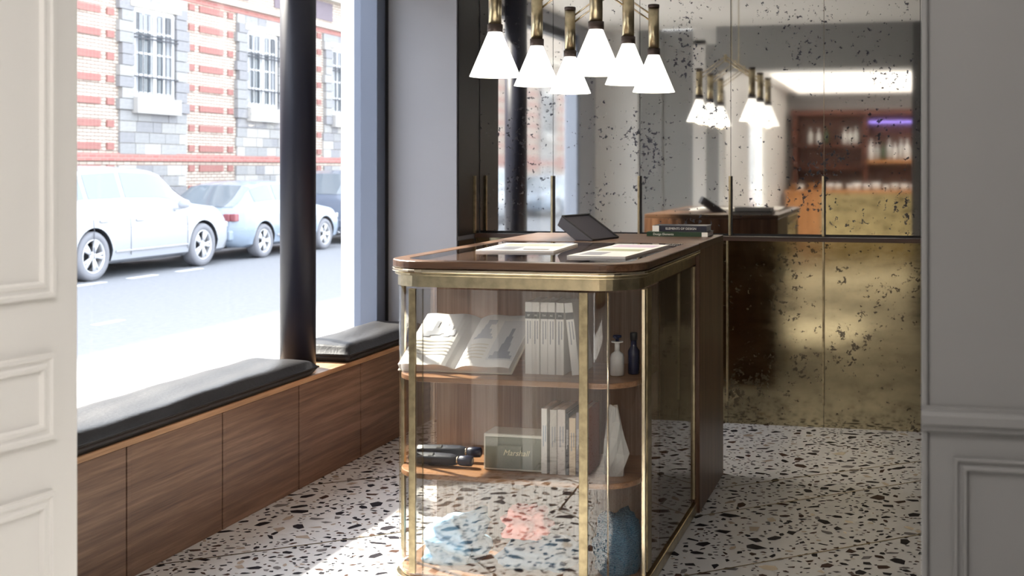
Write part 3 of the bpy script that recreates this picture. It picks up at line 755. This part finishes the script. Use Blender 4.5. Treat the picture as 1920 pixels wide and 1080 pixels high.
# ------------------------------------------------------------------ pendant lamp, one thing of six shades
lamp = thing('pendant_lamp', (-1.20, 4.34, 2.6), 'brass six arm pendant lamp with white cone shades above the display desk', 'lamp')
M['shade'] = pm('white opal shade', (.9, .9, .88), .35, emit=(1, .965, .91), es=1.35)
M['bulb'] = pm('glowing bulb', (1, 1, 1), .4, emit=(1, .93, .8), es=9)
def shade_mb():
    prof_o = [(.0235, 0), (.0245, -.002), (.0865, -.150), (.0870, -.1515)]
    prof_i = [(.0850, -.1515), (.0230, -.004)]
    return MB().lathe(prof_o + prof_i, n=48, cap=False)
tops = []
rows = [(-1.375, [3.875, 4.345, 4.80]), (-1.02, [3.875, 4.345, 4.80])]
rx = -1.1975
mk('ceiling_plate', MB().lathe([(.06, -.012), (.06, 0)], (rx, 4.34, 2.599), 32), M['brass'], lamp)
sh0 = None
for x, yy in rows:
    for y in yy:
        tb = mk('stem_tube', MB().lathe([(.0222, 1.838), (.0222, 2.005)], (x, y, 0), 28), M['brass'], lamp)
        mk('end_cap', MB().lathe([(.0235, 2.005), (.0235, 2.017), (.021, 2.0185)], (x, y, 0), 28), M['collar'], tb)
        cb = mk('collar', MB().lathe([(.0265, 1.812), (.0265, 1.838)], (x, y, 0), 28), M['collar'], tb)
        s_ = mk('lamp_shade', shade_mb().rot(Matrix.Translation((x, y, 1.812))), M['shade'], lamp)
        mk('bulb', MB().lathe([(.004, 1.70), (.018, 1.712), (.022, 1.735), (.016, 1.77), (.010, 1.80)], (x, y, 0), 20), M['bulb'], s_)
        pl = bpy.data.lights.new('bulb_light', 'POINT'); pl.energy = 1.8; pl.color = (1, .80, .55); pl.shadow_soft_size = .03
        po = bpy.data.objects.new('bulb_light', pl); col.objects.link(po); po.location = (x, y, 1.685)
        # double rods from the ridge down to the tube
        sx = 1 if x > rx else -1
        for dz in (0, .028):
            mk('arm', MB().rod((rx, y, 2.070+dz*.9), (x - sx*.018, y, 1.955+dz), .0036, 10), M['brass_bright'], lamp)
mk('ridge_bar', MB().rod((rx, 3.85, 2.070), (rx, 4.83, 2.070), .0055, 12).rod((rx, 3.85, 2.095), (rx, 4.83, 2.095), .0055, 12), M['brass'], lamp)
for y in (3.875, 4.345, 4.80): mk('ridge_joint', MB().rod((rx, y, 2.058), (rx, y, 2.108), .009, 12), M['brass'], lamp)
for y in (4.345-.18, 4.345+.18): mk('hanging_rod', MB().rod((rx, y, 2.10), (rx, y, 2.596), .0035, 10), M['brass'], lamp)

# ------------------------------------------------------------------ street, facade, cars
asph = pm('pale asphalt', (.215, .22, .235), .9, noise=.22, nscale=14)
struct('road', MB().box((-14.2, -46, -.5), (-5.2, 60, -.36)), asph)
struct('pavement_near', MB().box((-5.2, -46, -.5), (-2.93, 60, -.355)), pm('light pavement', (.42, .41, .40), .9, noise=.1, nscale=6))
struct('pavement_far', MB().box((-16, -46, -.5), (-14.2, 60, -.24)), pm('far pavement', (.36, .34, .32), .9, noise=.1, nscale=6))
struct('kerb', MB().box((-14.35, -46, -.45), (-14.2, 60, -.235)), pm('brown granite kerb', (.20, .14, .12), .8, noise=.2, nscale=8))
paintw = pm('white road paint', (.85, .85, .85), .7)
for i in range(34):
    y = -24 + i*1.26
    o = mk('road_mark', MB().box((-11.83, y+.05, -.36), (-11.71, y+.72, -.357)), paintw); o['kind'] = 'structure'
for i in range(30):
    y = -24 + i*1.21 + .35
    o = mk('road_mark', MB().box((-8.70, y, -.36), (-8.60, y+.46, -.357)), paintw); o['kind'] = 'structure'

def brick_mat(name, c1, c2, mortar, bw, bh):
    m, t, b = new_mat(name); L = t.links
    tc = t.nodes.new('ShaderNodeTexCoord'); mp = t.nodes.new('ShaderNodeMapping'); mp.inputs['Rotation'].default_value = (R(90), 0, R(90)); mp.vector_type = 'TEXTURE'
    sep = t.nodes.new('ShaderNodeSeparateXYZ'); cmb = t.nodes.new('ShaderNodeCombineXYZ')
    L.new(tc.outputs['Object'], sep.inputs[0]); L.new(sep.outputs['Y'], cmb.inputs['X']); L.new(sep.outputs['Z'], cmb.inputs['Y'])
    br = t.nodes.new('ShaderNodeTexBrick'); br.inputs['Scale'].default_value = 1; br.inputs['Brick Width'].default_value = bw; br.inputs['Row Height'].default_value = bh
    br.inputs['Mortar Size'].default_value = .010; br.inputs['Color1'].default_value = (*c1, 1); br.inputs['Color2'].default_value = (*c2, 1); br.inputs['Mortar'].default_value = (*mortar, 1)
    L.new(cmb.outputs[0], br.inputs['Vector']); L.new(br.outputs['Color'], b.inputs['Base Color']); b.inputs['Roughness'].default_value = .9
    bp = t.nodes.new('ShaderNodeBump'); bp.invert = True; bp.inputs['Distance'].default_value = .01; L.new(br.outputs['Fac'], bp.inputs['Height']); L.new(bp.outputs[0], b.inputs['Normal'])
    return m
cream_brick = brick_mat('cream brick courses', (.62, .56, .47), (.50, .42, .35), (.25, .18, .16), .23, .072)
red_brick = brick_mat('red brick', (.40, .15, .135), (.47, .20, .17), (.45, .28, .25), .23, .072)
stones = [pm('grey stone a', (.31, .305, .305), .9, noise=.2, nscale=5), pm('grey stone b', (.35, .34, .33), .9, noise=.2, nscale=5), pm('grey stone c', (.27, .265, .275), .9, noise=.2, nscale=5), pm('pale stone', (.44, .42, .40), .9, noise=.1, nscale=5)]
cream_st = pm('cream dressed stone', (.58, .53, .46), .9, noise=.08, nscale=4)
purple_st = pm('purple grey panel', (.19, .155, .18), .9, noise=.15, nscale=4)
FX = -16.0
fac = thing('brick_building', (FX, 0, -.24), 'cream and red brick building with barred white windows across the street', 'building')
mk('wall', MB().box((FX-3, -46, -.24), (FX, 60, 7.9)), cream_brick, fac)
def fbox(name, y0, y1, z0, z1, out, mat, d0=0): return mk(name, MB().box((FX+d0, y0, z0), (FX+out, y1, z1)), mat, fac)
fbox('cornice', -46, 60, 5.26, 5.40, .14, cream_st); fbox('cornice', -46, 60, 6.05, 6.25, .22, cream_st); fbox('cornice', -46, 60, 7.7, 7.95, .3, cream_st)
fbox('red_string_course', -46, 60, 5.13, 5.255, .03, red_brick); fbox('red_string_course', -46, 60, 1.50, 1.66, .045, red_brick)
fbox('plinth', -46, 60, -.24, .25, .05, stones[0])
PITCH = 4.455; W0 = 23.05
glass_far = pm('dark window glass', (.10, .12, .14), .12, spec=.8); white_fr = pm('white window frame', (.82, .82, .82), .5); iron = pm('dark iron bars', (.05, .05, .06), .6)
curtain = pm('grey curtain', (.35, .36, .38), .8)
mesh_cache = {}
def far_block(name, y, z, hy, hz, out, mat, parent=fac):
    key = 'cube'
    if key not in mesh_cache:
        me = bpy.data.meshes.new('block'); m_ = MB().box((0, -.5, -.5), (1, .5, .5)); me.from_pydata(m_.v, [], m_.f); mesh_cache[key] = me
    mk_ = (key, mat.name)
    if mk_ not in mesh_cache:
        me = mesh_cache[key].copy(); me.materials.append(mat); mesh_cache[mk_] = me
    o = bpy.data.objects.new(name, mesh_cache[mk_]); col.objects.link(o); o.parent = parent
    o.location = Vector((FX, y, z)) - wloc(parent); o.scale = (out, hy, hz)
    return o
stuffmb = {m.name: MB() for m in stones + [red_brick]}; stuffmat = {m.name: m for m in stones + [red_brick]}
def piece(near, name, y, z, hy, hz, out, mat):
    if near: far_block(name, y, z, hy, hz, out, mat)
    else: stuffmb[mat.name].box((FX, y-hy/2, z-hz/2), (FX+out, y+hy/2, z+hz/2))

# one window built as a tree at the origin of its bay, then copied
def far_window():
    w_, z0, z1 = 1.45, 2.87, 4.73
    f = mk('window', MB().box((FX, -w_/2, z1), (FX+.03, w_/2, z1+.03)).box((FX, -w_/2, z0-.02), (FX+.03, w_/2, z0)), white_fr, fac)
    mk('glazing', MB().box((FX-.0, -w_/2, z0), (FX+.012, w_/2, z1)), glass_far, f)
    mk('curtain', MB().box((FX+.012, -w_/2+.1, z0), (FX+.014, -w_/2+.25, z1)).box((FX+.012, w_/2-.35, z0), (FX+.014, w_/2-.1, z1)).box((FX+.012, -w_/2, z1-.5), (FX+.014, w_/2, z1)), curtain, f)
    mb = MB()
    for a, b in ((-w_/2, -w_/2+.08), (-.09, .09), (w_/2-.08, w_/2)): mb.box((FX+.014, a, z0), (FX+.05, b, z1))
    mb.box((FX+.014, -w_/2, z0), (FX+.05, w_/2, z0+.10)); mb.box((FX+.014, -w_/2, z1-.07), (FX+.05, w_/2, z1))
    mk('frame', mb, white_fr, f)
    mb = MB()
    for yc in (-w_/4, w_/4): mb.box((FX+.014, yc-.02, z0), (FX+.04, yc+.02, z1))
    for k in (1, 2, 3): zz = z0 + (z1-z0)*.25*k; mb.box((FX+.014, -w_/2, zz-.02), (FX+.04, w_/2, zz+.02))
    mk('glazing_bars', mb, white_fr, f)
    mb = MB()
    for zz in (z0+.42, z1-.62, z1-.55): mb.box((FX+.10, -w_/2-.04, zz-.014), (FX+.13, w_/2+.04, zz+.014))
    for k in range(9): yy = -w_/2 + .09 + k*(w_-.18)/8; mb.rod((FX+.115, yy, z0+.04), (FX+.115, yy, z1-.12), .010, 5)
    mk('iron_grille', mb, iron, f)
    mk('sill', MB().box((FX, -w_/2-.05, z0-.36), (FX+.20, w_/2+.05, z0-.02)), stones[3], f)
    mk('lintel', MB().box((FX, -w_/2-.16, z1+.03), (FX+.12, w_/2+.16, z1+.17)), cream_st, f)
    return f
w0 = far_window()
base_loc = w0.location.copy()
rnd = random.Random(11)
for i in range(-15, 9):
    yc = W0 + i*PITCH
    near = -1 <= i <= 2
    if i == -15: w0.location = base_loc + Vector((0, yc, 0))
    else:
        c = copy_tree(w0, fac); c.location = base_loc + Vector((0, yc, 0))
    # recessed look: stone jambs stand proud around the window
    z = .25
    while z < 5.12:
        hh = .232
        if z + hh > 5.13: hh = 5.13 - z
        if hh < .05: break
        zc = z + hh/2
        if 1.48 < zc < 1.68: z += hh; continue
        if z > 2.45 and z < 4.75:           # jamb stones either side of the window
            for s in (-1, 1):
                wd = rnd.choice((.42, .50)) ; a = .735
                piece(near, 'stone_block', yc + s*(a + wd/2), zc, wd-.012, hh-.012, .10+rnd.uniform(-.008, .008), rnd.choice(stones[:3]))
        else:
            y = yc - 1.21 + rnd.choice((0, .05)); end = yc + 1.21 
            while y < end - .1:
                wd = min(rnd.uniform(.28, .62), end - y)
                piece(near, 'stone_block', y + wd/2, zc, wd-.012, hh-.012, .05+rnd.uniform(-.006, .006), rnd.choice(stones))
                y += wd
        z += hh
    # brick pier between windows with red bands
    pc = yc + PITCH/2
    z = .35; k = 0
    while z < 5.0:
        if not (1.30 < z < 1.72):
            piece(near, 'red_brick_band', pc, z+.07, .98, .144, .035, red_brick)
            for s in (-1, 1): piece(near, 'red_brick_band', pc + s*.80, z+.07, .22, .144, .035, red_brick)
        z += .46; k += 1
    # frieze panels above the cornice
    for s in (-.25, .25):
        piece(near, 'frieze_panel', yc + s*PITCH, 5.74, .95, .5, .03, purple_st) if near else None
for nm, mb in stuffmb.items():
    if mb.v: o = mk('stonework' if 'red' not in nm else 'red_brickwork', mb, stuffmat[nm], fac); o['kind'] = 'stuff'

# ---- cars
def lerp_tab(tab, s):
    for (a, va), (b, vb) in zip(tab, tab[1:]):
        if s <= b: u = (s-a)/(b-a) if b > a else 0; return va + (vb-va)*u
    return tab[-1][1]
car_glass = pm('car window glass', (.16, .19, .22), .06, spec=1.0)
tyre_m = pm('haze lightened tyre rubber', (.22, .22, .24), .7); rim_m = pm('silver alloy', (.75, .75, .77), .3, .5)  # tyre colour lightened to carry the street's haze and overexposure
chrome = pm('chrome strip', (.5, .5, .52), .2, .8); under = pm('dark underbody', (.03, .03, .035), .7); seam_m = pm('dark panel gap', (.12, .12, .14), .6)
red_l = pm('red tail light', (.30, .09, .10), .25); plate_m = pm('pale number plate', (.75, .75, .75), .5)
def make_car(name, L, Wd, roof, belt, top, wheels, wr, paint, glassr, label, xc, yc, windows, wsr, rwr, zground=-.36, hatch=False):
    """rear at s=0, front at s=L; top/belt are (s, z) tables; windows side glass spans; wsr / rwr windscreen and rear window spans"""
    t = thing(name, (xc, yc, zground), label, 'car', None)
    ss = sorted(set([0, .04, .12, .25] + [round(i*L/30, 3) for i in range(1, 30)] + [L-.25, L-.12, L-.04, L] + [a for w_ in windows for a in w_] + list(wsr) + list(rwr)))
    def hw(s):
        e = min(s, L-s); return Wd/2*(1 - .30*max(0, 1-e/.55)**2.2)
    rows = []
    for s in ss:
        zt = lerp_tab(top, s); zb = min(lerp_tab(belt, s), zt-.02); W = hw(s); zl = .22 + .10*max(0, 1-min(s, L-s)/.35)**2
        g = max(0, zt - zb)
        lean = min(1, g/.35)*.30
        r = [(0, zl), (W*.86, zl), (W*.96, zl+.06), (W*1.0, zl+.22), (W*1.0, zb*.62+.12), (W*.985, zb-.10), (W*.95, zb-.02), (W*.93, zb)]
        for q in (.33, .66, .92): r.append((W*(.92 - lean*q*.75), zb + g*.93*q))
        r += [(W*(.92-lean*.80), zb+g*.93), (W*.50, zt-.012*min(1, g*4)), (0, zt)]
        rows.append(r)
    nr = len(rows[0])
    def pt(i, j, side, off=0):
        x, z = rows[i][j]; return Vector((side*x, ss[i], z))
    vs = []; ns = len(ss)
    for i in range(ns):
        for j in range(nr): vs.append(pt(i, j, 1))
        for j in range(nr-2, 0, -1): vs.append(pt(i, j, -1))
    m = 2*nr-2; fs = []
    for i in range(ns-1):
        for j in range(m): fs.append((i*m+j, i*m+(j+1) % m, (i+1)*m+(j+1) % m, (i+1)*m+j))
    fs += [tuple(range(m))[::-1], tuple((ns-1)*m+j for j in range(m))]
    body = mk('body', MB().add(vs, fs, True), paint, t, local=True)
    bm = bmesh.new(); bm.from_mesh(body.data); bmesh.ops.recalc_face_normals(bm, faces=bm.faces); bm.to_mesh(body.data); bm.free()
    body.data.materials.append(under)
    # wheel wells cut out
    cb = MB()
    for s in wheels:
        for sd in (-1, 1): cb.lathe([(wr+.055, 0), (wr+.055, .34)], n=36, M=Matrix.Rotation(R(90), 3, 'Y')).v[-72:] 
        k = len(cb.v) - 144
        for q in range(72): x, y, z = cb.v[k+q]; cb.v[k+q] = (x + Wd/2 - .26, y + s, z + wr)
        for q in range(72, 144): x, y, z = cb.v[k+q]; cb.v[k+q] = (x - Wd/2 - .08, y + s, z + wr)
    cut = mk('cutter', cb, under, None, local=True)
    bm = bmesh.new(); bm.from_mesh(cut.data); bmesh.ops.recalc_face_normals(bm, faces=bm.faces); bm.to_mesh(cut.data); bm.free()
    body.parent = None; body.location = (0, 0, 0)
    md = body.modifiers.new('b', 'BOOLEAN'); md.object = cut; md.operation = 'DIFFERENCE'; md.solver = 'EXACT'
    bpy.context.view_layer.update()
    me = bpy.data.meshes.new_from_object(body.evaluated_get(bpy.context.evaluated_depsgraph_get()))
    body.modifiers.clear()
    if len(me.polygons) > 50: body.data = me
    for p_ in body.data.polygons: p_.use_smooth = True
    bpy.data.objects.remove(cut); body.parent = t
    try: body.data.set_sharp_from_angle(angle=R(42))
    except Exception: pass
    # glass patches lifted off the shell
    def patch(nm, i0, i1, j0, j1, side, mat=car_glass, off=.006):
        v2 = []; nj = j1-j0+1
        for i in range(i0, i1+1):
            for j in range(j0, j1+1):
                for sd in ((side,) if side else (1,)):
                    p = pt(i, j, sd); v2.append(p)
        f2 = [(a*nj+b, a*nj+b+1, (a+1)*nj+b+1, (a+1)*nj+b) for a in range(i1-i0) for b in range(nj-1)]
        # push outwards
        c = Vector((0, 0, (rows[(i0+i1)//2][7][1])*.4)); v2 = [v + Vector((math.copysign(1, v.x)*.8 if side else 0, 0, .25 if side else 1)).normalized()*off for v in v2]
        o = mk(nm, MB().add(v2, f2, True), mat, t, local=True); return o
    ix = lambda s: min(range(ns), key=lambda i: abs(ss[i]-s))
    for a, b in windows:
        for sd in (1, -1): patch('side_window', ix(a), ix(b), 8, 10, sd)
    def across(nm, a, b):
        i0, i1 = ix(a), ix(b); v2 = []; js = [(10, 1), (11, 1), (12, 1), (13, 1), (12, -1), (11, -1), (10, -1)]; nj = len(js)
        dy = -.006 if nm == 'rear_window' else .006
        for i in range(i0, i1+1):
            for j, sd in js: p = pt(i, j, sd); v2.append(p + Vector((0, dy, .006)))
        f2 = [(p*nj+q, p*nj+q+1, (p+1)*nj+q+1, (p+1)*nj+q) for p in range(i1-i0) for q in range(nj-1)]
        mk(nm, MB().add(v2, f2, True), car_glass, t, local=True)
    across('windscreen', *wsr); across('rear_window', *rwr)
    # seams and handles on both sides, sill strip
    for sd in (1, -1):
        for a, b in windows:
            if b > wsr[0]: b = wheels[1] - wr - .16
            W = hw(b+.04)
            mk('door_gap', MB().tube([(sd*(W*1.0+.001), b+.045, .34), (sd*(W*1.0+.001), b+.045, lerp_tab(belt, b)*.62+.12), (sd*(W*.985+.001), b+.045, lerp_tab(belt, b)-.10)], .006, 6), seam_m, t, local=True)
            zz = lerp_tab(belt, a)-.13
            if a < wheels[0]-.1: continue
            W2 = hw(a+.16)*.99
            h = mk('door_handle', MB().box((sd*(W2-.01), a+.08, zz-.02), (sd*(W2+.03), a+.28, zz+.02)), chrome, t, .01, local=True)
        W = Wd/2
        mk('side_trim', MB().box((sd*(W-.02), wheels[0]+wr+.12, .40), (sd*(W+.015), wheels[1]-wr-.12, .43)), chrome, t, .004, local=True)
        s0 = wsr[0]-.12 if wsr[0] > 1 else wsr[0]
        zb = lerp_tab(belt, s0)
        mk('wing_mirror', MB().lathe([(.02, -.07), (.085, -.05), (.105, 0), (.085, .05), (.02, .07)], (0, 0, 0), 14).rot(Matrix.Translation((sd*(W+.10), wsr[1]-.62, zb+.10)) @ Matrix.Diagonal((1.1, .7, 1.15, 1))).box((sd*(W-.10), wsr[1]-.65, zb), (sd*(W+.06), wsr[1]-.59, zb+.04)), paint, t, local=True)
    # tail: lights, plate, bumper
    zb = lerp_tab(belt, .05)
    for sd in (1, -1):
        mk('tail_light', MB().box((sd*(Wd/2*.60), -.012, zb-.20), (sd*(Wd/2*.74), .10, zb-.06)).box((sd*(Wd/2*.74), .02, zb-.20), (sd*(Wd/2*.86), .16, zb-.06)), red_l, t, .015, local=True)
        mk('head_light', MB().box((sd*(Wd/2*.50), L-.10, .62), (sd*(Wd/2*.80), L-.02, .74)), chrome, t, .02, local=True)
    mk('number_plate', MB().box((-.26, -.02, zb-.30), (.26, .02, zb-.19)), plate_m, t, .004, local=True)
    mk('rear_bumper', MB().box((-Wd/2*.78, -.05, .36), (Wd/2*.78, .12, .56)), paint, t, .04, 3, local=True)
    mk('exhaust', MB().rod((.5, -.06, .27), (.5, .14, .27), .035, 12), chrome, t, local=True)
    # wheels
    for s in wheels:
        for sd in (1, -1):
            cx_ = sd*(Wd/2 - .125)
            My = Matrix.Rotation(R(90*sd), 3, 'Y')
            ty = mk('wheel', MB().lathe([(wr*.68, -.10), (wr*.93, -.11), (wr, -.08), (wr, .08), (wr*.94, .115), (wr*.72, .12), (wr*.68, .10)], (0, 0, 0), 36, False, My), tyre_m, t, local=True)
            ty.location = (cx_, s, wr)
            mb = MB().lathe([(wr*.70, -.09), (wr*.71, .10), (wr*.66, .115), (wr*.62, .09), (wr*.62, -.05)], (0, 0, 0), 36, False, My)
            for k in range(5):
                for dd in (-.16, .16):
                    a = 2*PI*k/5 + .3 + dd; a0 = 2*PI*k/5 + .3 + dd*.4
                    mb.rod(My @ Vector((wr*.14*math.cos(a0), wr*.14*math.sin(a0), .085)), My @ Vector((wr*.64*math.cos(a), wr*.64*math.sin(a), .088)), wr*.062, 8, wr*.075)
            mb.lathe([(wr*.20, .07), (wr*.18, .10), (wr*.08, .108)], (0, 0, 0), 18, True, My)
            mk('rim', mb, rim_m, ty, local=True)
            mk('brake_disc', MB().lathe([(wr*.45, -.02), (wr*.45, .0)], (0, 0, 0), 24, True, My), under, ty, local=True)
    return t
silver = pm('silver white car paint', (.40, .41, .44), .25, .0, coat=.6)
blue_s = pm('pale blue car paint', (.28, .34, .42), .25, .0, coat=.6)
slate = pm('slate blue car paint', (.14, .17, .23), .25, .0, coat=.6)
# large SUV in front left
make_car('car', 4.95, 1.96, 0, [(0, 1.02), (.6, 1.03), (3.5, 1.00), (4.3, .97), (4.95, .70)],
         [(0, .95), (.08, 1.10), (.55, 1.62), (.9, 1.70), (1.9, 1.75), (2.7, 1.72), (3.05, 1.62), (3.72, 1.10), (4.4, 1.02), (4.8, .88), (4.95, .66)],
         (.98, 3.86), .375, silver, None, 'large silver white estate car parked nearest, left of the dark column', -12.98, 14.90, [(.42, .92), (1.02, 1.80), (1.90, 3.30)], (3.05, 3.72), (.12, .55))
make_car('car', 4.25, 1.80, 0, [(0, .92), (.6, .93), (3.0, .90), (3.7, .84), (4.25, .60)],
         [(0, .82), (.12, .98), (.75, 1.38), (1.2, 1.46), (1.9, 1.47), (2.4, 1.38), (3.05, .96), (3.8, .84), (4.1, .74), (4.25, .55)],
         (.86, 3.30), .325, blue_s, None, 'pale blue hatchback parked in front of the large silver car', -12.90, 19.93, [(.70, 1.38), (1.48, 2.62)], (2.4, 3.05), (.12, .75))
make_car('car', 4.5, 1.88, 0, [(0, 1.02), (.5, 1.03), (3.2, 1.0), (3.9, .95), (4.5, .68)],
         [(0, .95), (.08, 1.12), (.42, 1.58), (.8, 1.66), (2.2, 1.66), (2.8, 1.55), (3.4, 1.05), (4.1, .97), (4.4, .85), (4.5, .6)],
         (.85, 3.5), .36, slate, None, 'slate blue hatchback seen from behind, right of the dark column', -12.98, 24.75, [(.80, 1.60), (1.70, 3.05)], (2.8, 3.4), (.08, .42))
c3 = [o for o in bpy.data.objects if o.name.startswith('car') and o.get('category') == 'car']
for k, (y, lb) in enumerate([(-24.5, 'pale car showing as a blur in the left mirror pane'), (-31.0, 'pale car behind the first blurred one in the left mirror pane'), (-8.0, 'pale car showing as a blur in the second mirror pane')]):
    c = copy_tree(c3[k % 2]); c.location = (-12.95, y, -.36); c['label'] = lb

# ------------------------------------------------------------------ bar in the back room, seen in the mirrors
cab = thing('bar_shelf', (.2, -5.1, 0), 'red brown wooden wall shelf of the bar, seen blurred in the mirror', 'shelf')
cx0, cx1, cy0, cy1 = -1.68, 2.1, -5.28, -4.95
mk('back', MB().box((cx0, cy0, .98), (cx1, cy0+.03, 2.18)), M['bar_wood'], cab)
for x in (cx0, -.66, .55, cx1-.06): mk('upright', MB().box((x, cy0, .9), (x+.07, cy1, 2.18)), M['bar_wood'], cab)
mk('cornice', MB().box((cx0-.02, cy0, 2.12), (cx1, cy1+.04, 2.2)), M['bar_wood'], cab)
for z in (1.66, 1.33): mk('shelf_board', MB().box((cx0, cy0, z), (-.63, cy1, z+.035)), M['bar_wood'], cab)
for z in (1.42,): mk('shelf_board', MB().box((-.63, cy0, z), (cx1, cy1, z+.05)), M['bar_orange'], cab)
mk('lower_cupboard', MB().box((cx0, cy0, 0), (cx1, cy1-.02, .98)), M['bar_wood'], cab)
ctr = thing('bar_counter', (.2, -4.2, 0), 'bar counter with aged brass front and orange wood end, in the mirror', 'counter')
mk('brass_front', MB().box((-1.2, -4.22, .05), (2.1, -4.2, 1.0)), M['bar_brass'], ctr)
mk('wood_end', MB().box((-1.70, -4.215, .05), (-1.205, -4.195, 1.0)), M['bar_orange'], ctr)
mk('counter_top', MB().box((-1.72, -4.7, 1.0), (2.12, -4.16, 1.035)), M['bar_orange'], ctr, .004)
mk('body', MB().box((-1.70, -4.68, .0), (2.1, -4.225, 1.0)), M['bar_wood'], ctr)
bg_ = [pm('clear bottle', (.75, .75, .72), .15), pm('green bottle', (.05, .09, .04), .15), pm('amber bottle', (.35, .16, .05), .15), pm('white ceramic', (.85, .84, .82), .3)]
def bottle_mesh(m):
    t = mk('bottle', MB().lathe([(.036, 0), (.040, .004), (.040, .16), (.030, .195), (.013, .225), (.013, .275), (.015, .277), (.015, .29)], n=16), m, None, local=True); return t
def cup_mesh(m): return mk('cup', MB().lathe([(.025, 0), (.04, .01), (.048, .08), (.044, .08), (.036, .015)], n=16, cap=False).lathe([(.025, .0), (.025, .002)], n=16), m, None, local=True)
bproto = [bottle_mesh(bg_[k]) for k in (0, 1, 3)]; cproto = [cup_mesh(m) for m in (bg_[3], bg_[0], bg_[2])]
BN = ('clear', 'green', 'white'); CN = ('white', 'clear glass', 'amber')
used = set()
def put(proto, loc, sc_, label, cat, group):
    if proto.name in used: o = proto.copy(); col.objects.link(o)
    else: o = proto; used.add(proto.name)
    o.location = loc; o.scale = (sc_,)*3; tag(o, label, cat, group)
rb = random.Random(4)
for i, x in enumerate((-1.42, -1.30, -1.19, -.92, -.84, -.76)):
    k = (0, 2, 1, 2, 0, 0)[i]
    put(bproto[k], (x, -5.05, 1.696), rb.uniform(.8, 1.05), BN[k] + ' bottle on the upper left board of the bar shelf in the mirror', 'bottle', BN[k] + ' bottles on the upper left bar board' if k != 1 else None)
for i in range(22):
    if .47 < -.54 + i*.085 < .68: continue
    k = rb.choice((0, 0, 2, 2, 1))
    put(bproto[k], (-.54 + i*.085, -5.0 - .09*(i % 2), 1.471), rb.uniform(.8, 1.1), BN[k] + ' bottle in the crowded right bay of the bar shelf in the mirror', 'bottle', BN[k] + ' bottles in the right bay of the bar')
for i in range(17):
    k = rb.choice((0, 0, 1, 2))
    put(cproto[k], (-1.62 + i*.13 + rb.uniform(-.02, .02), -4.42 + rb.uniform(-.1, .1), 1.036), rb.uniform(1.0, 1.35), CN[k] + ' cup on the bar counter seen blurred in the mirror', 'cup', CN[k] + ' cups on the bar counter')
vl = mk('light_strip', MB().box((-.57, -4.98, 2.0), (.5, -4.96, 2.03)), pm('violet light strip', (.3, .25, .6), .5, emit=(.35, .25, 1.0), es=2.0), cab)

for p in (lamp,): pass
bpy.context.view_layer.update()
